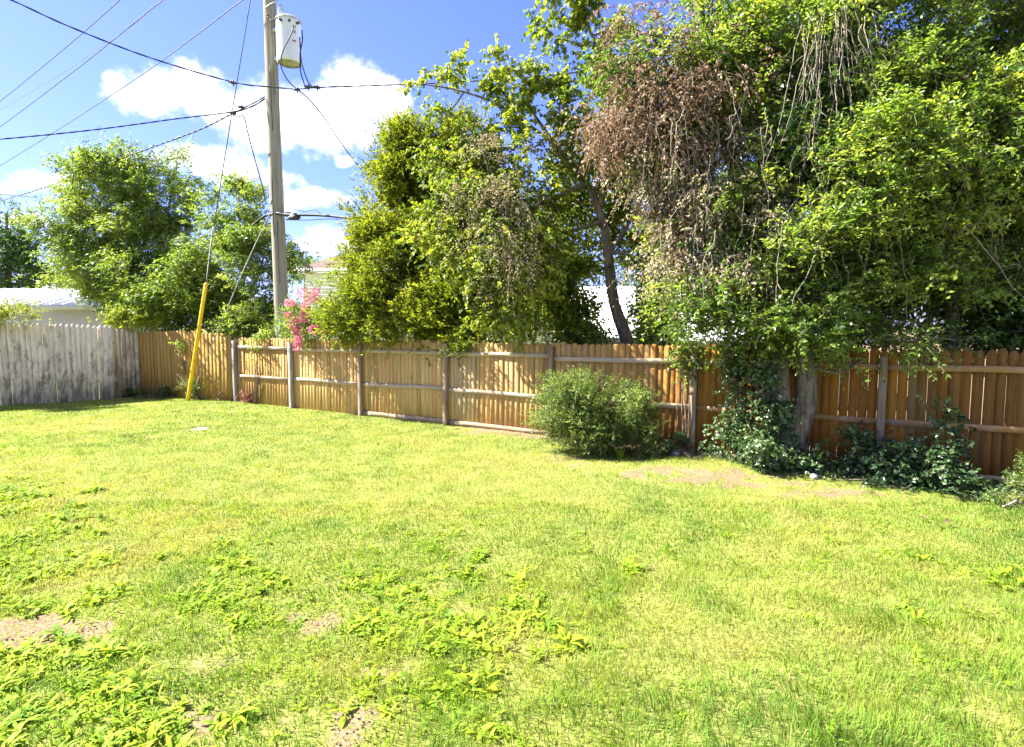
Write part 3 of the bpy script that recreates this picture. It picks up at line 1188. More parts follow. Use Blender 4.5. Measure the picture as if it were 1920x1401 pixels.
def build_transformer():
    d = POLE_D - .12
    top, bot = P(541, 42, d), P(538.5, 122, d)
    c = (top + bot) / 2
    ax, ay = PX + .49, PY - .18
    z0, z1 = bot[2], top[2]
    root = empty('pole_transformer', (ax, ay, z0), 'pale grey cylindrical transformer hung on the utility pole', 'transformer')
    r = .315
    m = MB()
    prof = [(0, r * .95), (.02, r), (.12, r), (.5, r), (.93, r), (.96, r * 1.015), (.985, r * 1.015)]
    H = z1 - z0
    pts = np.array([[ax, ay, z0 + t * H] for t, _ in prof])
    m.tube(pts, [q for _, q in prof], 32, cap=False)
    m.build('tank', 'transformer_paint', root, True)
    b = MB()
    b.tube([[ax, ay, z0 + .03], [ax, ay, z0 + .045]], r * .93, 32)
    b.build('tank_base', 'transformer_base', root)
    l = MB()
    l.tube([[ax, ay, z1 - .015], [ax, ay, z1 + .005], [ax, ay, z1 + .03], [ax, ay, z1 + .06]], [r * 1.05, r * 1.06, r * 1.02, r * .5], 32)
    lid = l.build('lid', 'transformer_paint', root, True)
    h = MB()
    th = np.linspace(0, 2 * math.pi, 33)
    h.tube(np.stack([ax + r * 1.06 * np.cos(th), ay + r * 1.06 * np.sin(th), np.full(33, z1 - .02)], 1), .014, 6, cap=False)
    h.build('lid_band', 'galvanised', lid)
    u = MB()
    bx = ax - r * .62
    zz = np.array([0, .05, .08, .12, .16, .2, .24, .30, .33, .40]) + z1 + .02
    u.tube(np.stack([np.full(10, bx), np.full(10, ay), zz], 1), [.07, .085, .06, .085, .06, .085, .06, .07, .05, .03], 14)
    u.build('bushing', 'porcelain', root, True)
    for fz in (.16, .84):
        k = MB()
        k.box((ax - r - .075, ay + .10, z0 + fz * H), (.19, .10, .12))
        k.build('bracket', 'galvanised', root)
    for i, a in enumerate((-.5, -1.15, -1.8)):
        k = MB()
        ca, sa = math.cos(a), math.sin(a)
        k.tube([[ax + ca * r * .98, ay + sa * r * .98, z0 + H * .88], [ax + ca * (r + .05), ay + sa * (r + .05), z0 + H * .88],
                [ax + ca * (r + .10), ay + sa * (r + .10), z0 + H * .88]], [.03, .035, .022], 10)
        k.build('terminal', 'dark_metal', root)

    def skin(a, z, rr=.003):
        return [ax + math.cos(a) * (r + rr), ay + math.sin(a) * (r + rr), z]
    # rust-brown plate and worn dark digits on the tank's side
    g = MB()
    th = np.linspace(-.95, -.62, 6)
    v = [skin(t, z0 + H * (.42 + (.02 if j else -.02)) + .03, .004) for j in (0, 1) for t in th]
    g.add(v, [[i, i + 1, i + 7, i + 6] for i in range(5)])
    g.build('plate', 'rust_label', root)
    for (zc, segs) in ((.78, ((0, 1), (2, 3))), (.66, ((0, 1), (1.6, 3.2)))):
        g = MB()
        for s0, s1 in segs:
            th = np.linspace(-.85 + s0 * .075, -.85 + s1 * .075, 4)
            for (za, zb) in ((.022, .034), (-.034, -.022)):
                v = [skin(t, z0 + H * zc + z, .004) for z in (za * H, zb * H) for t in th]
                g.add(v, [[i, i + 1, i + 5, i + 4] for i in range(3)])
            for t0 in (th[0], th[-1]):
                v = [skin(t, z0 + H * zc + z, .004) for z in (-.03 * H, .03 * H) for t in (t0 - .012, t0 + .012)]
                g.add(v, [[0, 1, 3, 2]])
        g.build('marking', 'dark_metal', root)
    # jumper leads down to the service line
    jl = [[(550, 50, 15.95), (546, 64, 15.85), (532, 92, 15.85), (527, 110, 15.9), (527, 125, 15.9), (533, 140, 16.0), (543, 155, 16.15), (556, 167, 16.15)],
          [(566, 57, 16.0), (567, 75, 15.95), (563, 100, 16.0), (564, 135, 16.1), (571, 159, 16.2)],
          [(562, 70, 16.0), (564, 105, 16.0), (566, 120, 16.0), (576, 150, 16.15), (586, 163, 16.2), (594, 163, 16.25)],
          [(503, 33, 16.28), (510, 39, 16.2), (520, 38, 16.2)]]
    for q in jl:
        k = MB()
        k.tube(spline(pxs(q), 30), .016, 6)
        k.build('lead', 'cable_black', root, True)


def twisted(mb, pts, r, gap, pitch, strands):
    seg = np.linalg.norm(np.diff(pts, axis=0), axis=1)
    L = np.concatenate([[0], np.cumsum(seg)])
    n = max(40, int(L[-1] / (pitch / 8)))
    t = np.linspace(0, L[-1], n)
    p = np.stack([np.interp(t, L, pts[:, k]) for k in range(3)], 1)
    tan = norm(np.gradient(p, axis=0))
    u = norm(np.cross(tan, np.array([0, 0, 1.0])))
    w = np.cross(tan, u)
    for k in range(strands):
        ph = t / pitch * 2 * math.pi + k * 2 * math.pi / strands
        mb.tube(p + gap * (np.cos(ph)[:, None] * u + np.sin(ph)[:, None] * w), r, 5)


def wire(name, label, pts, r, mat='cable_grey', cat='wire', twist=None, n=60, group=None):
    p = spline(pxs(pts), n)
    m = MB()
    if twist:
        twisted(m, p, r, r * .55, twist, 2)
    else:
        m.tube(p, r, 6)
    o = m.build(name, mat, None, True, origin=p[0])
    return tag(o, label, cat, group)


build_pole()
build_transformer()
wire('service_line', 'thick twisted black cable crossing from top left past the pole into the tree',
     [(-60, -32, 12.6), (25, 2, 13.0), (130, 50, 13.5), (280, 108, 14.4), (436, 154, 15.6), (505, 163, 16.15), (560, 167, 16.2), (600, 164, 16.0), (770, 158, 15.2),
      (950, 148, 14.2), (1130, 130, 13.2), (1330, 100, 12.2)], .013, 'cable_black', 'cable', .8, 200)
wire('house_drop_cable', 'twisted cable sagging left from the pole, the higher of two service drops',
     [(497, 181, 16.4), (478, 192, 16.3), (455, 203, 16.2), (436, 210, 16.1), (330, 223, 15.4), (180, 243, 14.6), (0, 261, 13.6), (-160, 270, 12.8)], .012, 'cable_black', 'cable', .5, 120)
wire('alley_drop_cable', 'twisted cable running down left behind the treetop, the lower of two service drops',
     [(497, 185, 16.42), (476, 198, 16.4), (452, 207, 16.4), (436, 213, 16.5), (370, 245, 17.6), (245, 291, 19.6), (100, 346, 22.0), (0, 377, 24), (-80, 398, 26)], .015, 'cable_black', 'cable', .6, 120)
wire('primary_wire', 'straight thin overhead wire, lowest of the slanting ones at top left',
     [(530, -55, 16.3), (455, 0, 18.2), (240, 158, 24), (0, 311, 32), (-120, 378, 38)], .016)
wire('primary_wire', 'straight thin overhead wire, the middle dark one slanting at top left',
     [(530, -170, 15.2), (305, 0, 18.5), (160, 117, 22), (0, 238, 27), (-120, 322, 32)], .016)
wire('primary_wire', 'straight thin overhead wire nearest the top left corner',
     [(480, -230, 15.2), (225, 0, 18.5), (120, 92, 20.6), (0, 190, 24), (-120, 283, 29)], .014)
wire('neutral_wire', 'faint thin overhead wire between two darker ones at top left',
     [(420, -95, 17), (300, 8, 19.5), (150, 116, 25), (0, 206, 33), (-120, 270, 40)], .008)
wire('down_lead', 'slack thin wire hanging from the service drop into the small tree beside the pole',
     [(436, 213, 16.3), (446, 219, 16.25), (457, 218, 16.2), (464, 246, 16.2), (476, 292, 16.25), (489, 338, 16.3), (497, 372, 16.4)], .015)
wire('rear_drop_wire', 'thin wire slanting down right from the pole behind the cedar',
     [(560, 170, 16.3), (575, 182, 16.5), (605, 217, 17.2), (650, 283, 19), (690, 332, 20.6), (760, 400, 24)], .015, 'cable_black')
wire('alley_wire', 'short thin wire at the left edge above the far evergreen', [(-80, 352, 29), (0, 364, 30), (60, 370, 31), (140, 380, 32)], .014, 'cable_black')
wire('telephone_cable', 'thick black cable bundle running right from the pole into the cedar',
     [(500, 404, 16.62), (520, 400, 16.3), (538, 403, 16.2), (600, 404, 15.9), (680, 411, 15.3), (760, 414, 14.9), (860, 412, 14.4)], .036, 'cable_black', 'cable')
wire('telephone_cable', 'thin messenger wire just under the thick telephone bundle', [(538, 411, 16.25), (570, 413, 16.1), (620, 411, 15.8), (700, 413, 15.25)], .009, 'cable_black', 'cable')
wire('telephone_cable', 'thin looping lashing wire above the thick telephone bundle', [(538, 391, 16.2), (560, 394, 16.1), (572, 397, 16.05), (590, 394, 16.0), (603, 403, 15.9)], .009, 'cable_black', 'cable')
wire('telephone_cable', 'thick black cable curving left from the pole into the small tree', [(512, 402, 16.35), (500, 404, 16.5), (488, 411, 16.8), (470, 426, 17.3), (440, 445, 18)], .034, 'cable_black', 'cable')


def build_clamps():
    k = MB()
    c = P(552, 408, 16.1)
    k.box(c, (.22, .12, .13))
    k.box(c + (.0, -.01, .085), (.12, .07, .05))
    k.tube([c + (-.16, 0, 0), c + (.16, 0, 0)], .035, 8)
    tag(k.build('splice_box', 'dark_metal', None, origin=c), 'small black splice box on the telephone cable beside the pole', 'splice box')
    for i, (x, y, dd, lab) in enumerate([(556, 168, 16.15, 'dark wire clamp just right of the pole on the service line'),
                                          (577, 163, 16.1, 'middle dark wire clamp under the transformer'),
                                          (594, 164, 16.05, 'dark wire clamp farthest right of the transformer'),
                                          (452, 201, 16.15, 'small clamp on the service drop left of the pole'),
                                          (436, 212, 16.1, 'dark clamp where the two service drops meet the guy wire'),
                                          (436, 155, 15.6, 'small clamp where the guy wire crosses the thick cable')]):
        c = P(x, y, dd)
        k = MB()
        k.box(c, (.13, .06, .055), rotz(.2 * i))
        k.tube([c + (-.09, 0, .02), c + (.09, 0, -.02)], .028, 8)
        k.tube([c + (.02, 0, -.08), c + (.02, 0, .06)], .018, 6)
        tag(k.build('wire_clamp', 'dark_metal', None, origin=c), lab, 'clamp')


build_clamps()


def build_guy():
    foot = G(352, 751)
    top = P(481, -70, POLE_D)
    root = empty('guy_wire', foot, 'steel guy wire running from the pole top to the yellow guard', 'guy wire')
    t = np.linspace(0, 1, 30)[:, None]
    # passes through the guard's axis
    mid = P(386, 535, foot[1] - .05)
    dirv = (mid - foot)
    m = MB()
    m.tube(spline([foot, mid, P(400, 432, 16.75), P(436, 205, 16.65), top], 40), .013, 6)
    m.build('strand', 'cable_grey', root)
    k = MB()
    a, b = P(398, 444, 16.77), P(401, 426, 16.74)
    k.tube(spline([a, (a + b) / 2, b], 4), [.03, .055, .03], 8)
    k.build('strain_insulator', 'porcelain', root, True)
    k = MB()
    a, b = P(387, 532, 16.82), P(397, 446, 16.77)
    k.tube(spline([a, b], 8), .018, 6)
    k.build('grip', 'fascia_grey', root)
    g = empty('guy_guard', foot, 'yellow plastic guy wire guard leaning in front of the corner boards', 'guy guard')
    m = MB()
    pts = spline([foot + dirv * -.02, foot + dirv * .5, foot + dirv], 14)
    rad = np.full(len(pts), .052)
    rad[0] = .06
    m.tube(pts, rad, 14, cap=True)
    m.build('sleeve', 'yellow_plastic', g, True)
    e = MB()
    e.tube([pts[-1] - dirv * .012, pts[-1] + dirv * .004, pts[-1] + dirv * .02], [.058, .058, .03], 14)
    e.build('end_collar', 'yellow_plastic', g, True)
    wire('guy_wire_slack', 'second thin pale guy wire slanting to the ground right of the yellow guard', [(512, 388, 16.35), (487, 440, 16.5), (440, 545, 16.55), (365, 728, 16.8)], .013, 'galvanised', 'guy wire')


build_guy()
#==TREES
# ================================================================== trees and shrubs
def tree(name, label, cat, foot, trunks, bark, crowns, seed, limb_frac=.5, limb_r=.05, twig_every=4, twig_r=.004, wob=.05):
    rng = np.random.default_rng(seed)
    root = empty(name, foot, label, cat)
    tm = MB()
    nodes = []
    for pts, r0, r1 in trunks:
        p = spline(pts, 24)
        rr = np.linspace(r0, r1, len(p)) * (1 + wob * rng.normal(size=len(p)) * .5)
        tm.tube(p, rr, 12, cap=True, wob=wob * .6, rng=rng)
        nodes += [q for q in p[::3]]
    tm.build('trunk' if cat == 'tree' else 'stems', bark, root, True)
    bm = MB()
    for c in crowns:
        part = c.pop('part', 'crown')
        mat = c.pop('mat')
        fr = c.pop('limb_frac', limb_frac)
        (v, f, t), cents, tw = grow(rng, **c)
        o = mobj(part, np_mesh(part, v, f, t), mat, root)
        o['kind'] = 'stuff'
        if fr > 0:
            limbs(bm, rng, nodes, cents, fr, limb_r)
        twig_tubes(bm, tw, rng, twig_every, twig_r)
    if bm.n:
        bm.build('branches', bark, root, True)['kind'] = 'stuff'
    return root


def bl(*rows):
    return [blob_px(*r) for r in rows]


# --- leafy tree behind the grey fence
f = P(235, 611, 20.5)
tree('leafy_tree', 'broad light green leafy tree behind the weathered grey fence', 'tree', (f[0], f[1], 0),
     [([(f[0], f[1], -.1), (f[0] + .1, f[1], 1.6), P(245, 470, 20.6), P(225, 360, 20.4)], .19, .05),
      ([(f[0] + .05, f[1], 1.2), P(300, 480, 20.2), P(320, 370, 20.3)], .12, .03),
      ([(f[0] + .05, f[1], 1.4), P(160, 500, 20.6), P(130, 400, 20.8)], .1, .03)], 'bark_grey',
     [dict(mat='leaf_ash', blobs=bl((205, 365, 20.4, 85, 62, 1.6), (260, 345, 20.6, 60, 50, 1.4), (150, 350, 20.8, 32, 45, .7), (315, 385, 20.2, 62, 55, 1.3), (255, 300, 20.6, 20, 24, .4),
                                    (160, 310, 20.8, 14, 26, .3), (325, 300, 20.4, 12, 24, .3),
                                    (180, 450, 20.2, 90, 60, 1.6), (300, 470, 19.9, 85, 62, 1.5), (140, 480, 20.4, 46, 40, 1.1), (250, 525, 20.0, 85, 52, 1.5),
                                    (340, 545, 19.7, 62, 60, 1.2), (185, 560, 20.3, 34, 22, .6), (285, 575, 19.6, 70, 36, 1.0), (300, 548, 18.0, 55, 28, .5), (335, 515, 18.1, 50, 36, .5), (265, 572, 18.4, 40, 18, .4)),
           clumps=840, twigs=13, k=9, leaf=(.115, .046), clump_r=.19, twig_len=.33, droop=.45, sag=.25, up=.8, tint=(.5, .22), upw=.35)], 31, .4, .06)

# --- smaller tree in front of the pole's foot
f = P(462, 640, 18.6)
tree('sapling_tree', 'smaller loose leafy tree left of the utility pole', 'tree', (f[0], f[1], 0),
     [([(f[0], f[1], -.1), P(458, 560, 18.6), P(450, 440, 18.6), P(447, 345, 18.6)], .09, .015),
      ([P(458, 570, 18.6), P(490, 500, 17.9), P(500, 420, 17.7)], .05, .012)], 'bark_grey',
     [dict(mat='leaf_ash', blobs=bl((445, 365, 18.6, 24, 40, .4), (415, 400, 18.7, 26, 30, .4), (475, 385, 18.4, 22, 30, .4), (440, 440, 18.6, 58, 42, .9),
                                    (490, 470, 17.8, 44, 42, .8), (420, 510, 18.6, 50, 55, 1.0), (480, 550, 18.0, 65, 55, 1.0), (530, 500, 17.6, 28, 36, .5), (400, 585, 18.6, 45, 35, .8),
                                    (500, 605, 17.4, 62, 26, .6), (455, 610, 17.9, 50, 25, .7)),
           clumps=400, twigs=12, k=9, leaf=(.105, .044), clump_r=.155, twig_len=.30, droop=.5, sag=.28, up=.8, tint=(.52, .2), upw=.45),
      dict(mat='leaf_dark', part='undergrowth', blobs=bl((390, 590, 19.4, 80, 35, .8), (340, 560, 19.6, 60, 60, .8), (470, 600, 18.9, 80, 35, .6)), clumps=120, twigs=12, k=9,
           leaf=(.10, .045), clump_r=.25, twig_len=.4, droop=.4, sag=.2, up=.8, tint=(.5, .2), limb_frac=0)], 32, .35, .04)

# --- far evergreen at the left edge
f = P(15, 600, 36)
tree('far_evergreen', 'distant dark green tree at the left edge above the white garage', 'tree', (f[0], f[1], 0),
     [([(f[0], f[1], -.1), P(15, 520, 36), P(12, 400, 36)], .3, .06)], 'bark_dark',
     [dict(mat='leaf_dark', blobs=bl((10, 455, 36, 42, 60, 1.6), (40, 495, 36, 40, 50, 1.5), (0, 405, 36, 20, 26, .8), (-40, 470, 36, 50, 70, 1.6), (70, 530, 36, 30, 30, 1.0), (10, 520, 36, 60, 40, 1.5)),
           clumps=220, twigs=14, k=8, leaf=(.16, .09), clump_r=.35, twig_len=.5, droop=.3, sag=.2, up=.7, tint=(.55, .22))], 33, .3, .08)
# --- other distant treetops
for i, (x, y, d, rx, ry, lab) in enumerate([(572, 505, 48, 30, 22, 'far pale treetop beside the brown roofed house'),
                                             (110, 560, 33, 70, 40, 'far low tree between garage roof and leafy tree'),
                                             (960, 480, 30, 170, 150, 'far broad tree filling the gap behind cedar and slanting tree'),
                                             (1330, 440, 30, 200, 160, 'far tree showing behind the brown dead leaves'),
                                             (1750, 470, 27, 260, 150, 'far tree behind the vine covered tree at right')]):
    f = P(x, y, d)
    tree('far_tree', lab, 'tree', (f[0], f[1], 0), [([(f[0], f[1], -.1), (f[0], f[1], f[2] * .6), f], .22, .06)], 'bark_dark',
         [dict(mat='leaf_ash' if i in (0, 1) else 'leaf_dark', blobs=[blob_px(x, y, d, rx, ry, 1.5), blob_px(x - rx * .5, y + ry * .5, d, rx * .6, ry * .6, 1.2), blob_px(x + rx * .5, y + ry * .6, d, rx * .6, ry * .6, 1.2)],
               clumps=40 if i < 2 else 170, twigs=12, k=8, leaf=(.17, .10), clump_r=.4, twig_len=.5, droop=.3, sag=.2, up=.7, tint=(.5, .2))], 60 + i, .3, .07)

# --- cedar
f = P(790, 611, 14.6)
tree('cedar_tree', 'tall feathery yellow green cedar leaning over the back fence', 'tree', (f[0], f[1], 0),
     [([(f[0], f[1], -.1), P(785, 480, 14.7), P(765, 340, 14.8), P(742, 248, 14.9)], .2, .03),
      ([P(790, 560, 14.6), P(860, 430, 14.6), P(880, 300, 14.7)], .1, .02)], 'bark_dark',
     [dict(mat='leaf_cedar', blobs=bl((745, 285, 14.9, 30, 42, .5), (775, 290, 14.9, 48, 45, .7), (742, 345, 14.8, 42, 45, .7), (820, 315, 14.8, 50, 52, .8), (752, 410, 14.6, 55, 50, .9),
                                      (840, 395, 14.6, 70, 62, 1.0), (720, 470, 14.4, 58, 48, .9), (800, 480, 14.3, 80, 58, 1.0), (880, 480, 14.3, 70, 62, 1.0), (700, 545, 14.2, 46, 40, .7),
                                      (765, 560, 13.9, 80, 50, .9), (860, 570, 13.8, 85, 52, .9), (660, 590, 14.2, 48, 34, .6), (720, 612, 13.75, 70, 26, .5), (800, 620, 13.4, 62, 30, .5),
                                      (870, 620, 13.1, 48, 28, .45), (950, 560, 14.2, 60, 62, .8), (930, 420, 14.6, 60, 80, .8), (830, 270, 14.9, 60, 40, .8), (715, 410, 14.7, 26, 46, .5)),
           clumps=1150, twigs=12, k=13, leaf=(.105, .034), clump_r=.16, twig_len=.34, droop=-.05, sag=.02, up=.5, spread=.55, tint=(.56, .24), upw=.35, outw=.9, shell=3.4, tvar=.14, bough=.8)],
     34, .35, .05, 6)

# --- slanting small tree with big heart leaves
D = 12.2
f = P(1176, 690, D)
tree('slanting_tree', 'slim tree with bare slanting trunk and bright heart shaped leaves', 'tree', (f[0], f[1], 0),
     [([(f[0] + .14, f[1], -.1), P(1180, 660, D), P(1152, 570, D), P(1140, 480, D), P(1130, 415, D), P(1098, 340, D + .1), P(1040, 270, D + .2), P(990, 200, D + .3)], .155, .03),
      ([P(1128, 385, D), P(1128, 350, D - .1), P(1142, 318, D - .2), P(1150, 240, D - .2), P(1130, 120, D), P(1090, 20, D), P(1060, -60, D)], .06, .018),
      ([P(1138, 478, D), P(1160, 448, D + .2), P(1190, 400, D + .4), P(1230, 330, D + .5)], .07, .02),
      ([P(1140, 475, D), P(1175, 472, D - .2), P(1215, 455, D - .3)], .045, .015),
      ([P(1100, 345, D), P(1020, 380, D - .3), P(930, 420, D - .5), P(850, 480, D - .6)], .05, .012),
      ([P(1040, 270, D + .2), P(940, 200, D), P(860, 170, D), P(790, 158, D)], .035, .01),
      ([P(1130, 415, D), P(1060, 440, D - .5), P(980, 490, D - .8), P(900, 560, D - .9)], .045, .012)], 'bark_dark',
     [dict(mat='leaf_redbud', blobs=bl((800, 156, D, 20, 7, .15), (840, 130, D, 26, 12, .2), (872, 118, D, 12, 12, .15), (925, 118, D + .1, 16, 22, .2), (900, 162, D, 50, 11, .3), (985, 130, D + .2, 24, 22, .3),
                                       (1010, 172, D, 60, 16, .4), (960, 200, D, 45, 14, .3), (1070, 160, D, 40, 22, .4), (1060, 210, D, 40, 22, .4), (845, 212, D - .1, 28, 7, .15), (930, 240, D - .1, 60, 18, .4),
                                       (1025, 45, D, 16, 14, .25), (1070, 60, D, 36, 18, .3), (1100, 15, D, 36, 22, .3), (1110, 95, D, 30, 24, .3), (1150, 40, D + .3, 28, 28, .3), (1040, -30, D, 40, 20, .4)),
           clumps=150, twigs=5, k=7, leaf=(.086, .080), clump_r=.085, twig_len=.28, droop=.7, sag=.2, up=.9, shape='heart', tint=(.62, .2), shell=2.0),
      dict(mat='leaf_redbud', part='lower_crown', blobs=bl((870, 300, D - .2, 80, 52, .7), (960, 320, D - .2, 85, 65, .8), (850, 400, D - .4, 70, 50, .6), (940, 420, D - .5, 95, 62, .8),
                                       (1020, 400, D - .3, 62, 60, .7), (820, 455, D - .5, 45, 30, .4), (870, 500, D - .7, 70, 46, .6), (960, 510, D - .7, 85, 52, .8), (1030, 490, D - .4, 50, 56, .6),
                                       (930, 580, D - .9, 70, 42, .6), (1000, 580, D - .6, 55, 46, .6), (1060, 300, D, 40, 50, .5), (1185, 400, D + .7, 50, 40, .4), (1180, 300, D + .6, 50, 60, .4), (835, 300, D + .2, 40, 30, .4), (890, 275, D, 60, 22, .4), (1070, 370, D + .8, 40, 80, .4),
                                       (1080, 470, D + .9, 40, 60, .4), (1050, 560, D + .2, 36, 46, .3), (1110, 250, D + .4, 60, 60, .6), (1210, 480, D + .9, 50, 40, .3), (1200, 210, D + .5, 60, 80, .5)),
           clumps=520, twigs=6, k=8, leaf=(.076, .062), clump_r=.14, twig_len=.30, droop=.6, sag=.3, up=.9, shape='heart', tint=(.60, .24), shell=2.2),
      dict(mat='leaf_redbud', part='rear_foliage', blobs=bl((1090, 300, 13.3, 46, 56, .4), (1070, 400, 13.3, 45, 66, .4), (1190, 330, 13.3, 50, 66, .4), (1205, 450, 13.3, 46, 56, .4), (1140, 250, 13.3, 60, 46, .4),
                                       (1085, 490, 13.3, 40, 46, .4), (1150, 400, 13.8, 50, 70, .3)),
           clumps=190, twigs=6, k=8, leaf=(.074, .056), clump_r=.12, twig_len=.28, droop=.6, sag=.3, up=.9, shape='heart', tint=(.62, .22), shell=2.0, limb_frac=.15),
      dict(mat='leaf_tan', part='vine_tangle', blobs=bl((980, 300, D - .7, 70, 40, .3), (940, 350, D - .8, 60, 62, .3), (930, 420, D - 1.1, 70, 60, .3), (990, 470, D - 1.1, 50, 50, .3)), clumps=90, twigs=5, k=10,
           leaf=(.040, .022), clump_r=.15, twig_len=.5, droop=.7, sag=.8, up=.6, tint=(.5, .25), limb_frac=0)],
     35, .45, .03, 3, .004)


# --- low growth behind the fence by the slanting trunk
def shrub(name, label, cat, foot, mat, blobs, clumps, twigs, k, leaf, seed, clump_r=.12, twig_len=.22, droop=.2, sag=.15, up=.8, tint=(.5, .2), stems=5, shape='rhomb', bark='bark_dark', spread=.9,
          upw=.3, part='foliage', shell=2.6, twig_every=4):
    rng = np.random.default_rng(seed)
    root = empty(name, foot, label, cat)
    (v, f_, t), cents, tw = grow(rng, blobs, clumps, twigs, k, leaf, clump_r, twig_len, droop, sag, up, shape, tint, upw=upw, spread=spread, shell=shell, bough=.7)
    o = mobj(part, np_mesh(part, v, f_, t), mat, root)
    o['kind'] = 'stuff'
    bm = MB()
    ft = np.array([foot[0], foot[1], foot[2]])
    ft = ft + np.array([0, 0, -.03])
    for i in rng.permutation(len(cents))[:stems]:
        c = cents[i]
        bm.tube(curve(ft + rng.normal(0, .03, 3) * (1, 1, 0), c, rng.normal(0, .05, 3), 6), np.linspace(.012, .004, 6), 5)
    twig_tubes(bm, tw, rng, twig_every, .0025)
    bm.build('stems', bark, root)['kind'] = 'stuff'
    return root


f = FP(fence_s(1010), -1.0)
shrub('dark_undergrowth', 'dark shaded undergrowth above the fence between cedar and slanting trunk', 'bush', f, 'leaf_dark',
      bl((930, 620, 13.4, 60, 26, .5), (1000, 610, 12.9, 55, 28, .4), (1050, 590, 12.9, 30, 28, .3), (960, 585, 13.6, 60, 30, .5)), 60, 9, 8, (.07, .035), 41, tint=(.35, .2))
f = FP(fence_s(1110), -.7)
shrub('fence_weed', 'loose green weeds showing above the fence left of the slanting trunk', 'bush', f, 'leaf_redbud',
      bl((1090, 622, 11.9, 55, 22, .25), (1075, 560, 12.5, 42, 42, .25), (1100, 605, 12.3, 26, 30, .2), (1085, 520, 12.8, 42, 26, .25), (1075, 590, 12.4, 40, 46, .25)), 190, 5, 6, (.085, .065), 42, clump_r=.1, twig_len=.3, tint=(.5, .25))
f = FP(fence_s(1220), -.6)
shrub('fence_weed', 'loose green weeds showing above the fence right of the slanting trunk', 'bush', f, 'leaf_ash',
      bl((1240, 620, 11.3, 40, 26, .2), (1235, 570, 11.6, 32, 40, .2), (1230, 520, 12.0, 36, 30, .25), (1215, 600, 12.8, 36, 40, .2)), 190, 5, 6, (.085, .055), 43, clump_r=.1, twig_len=.3, tint=(.5, .25))


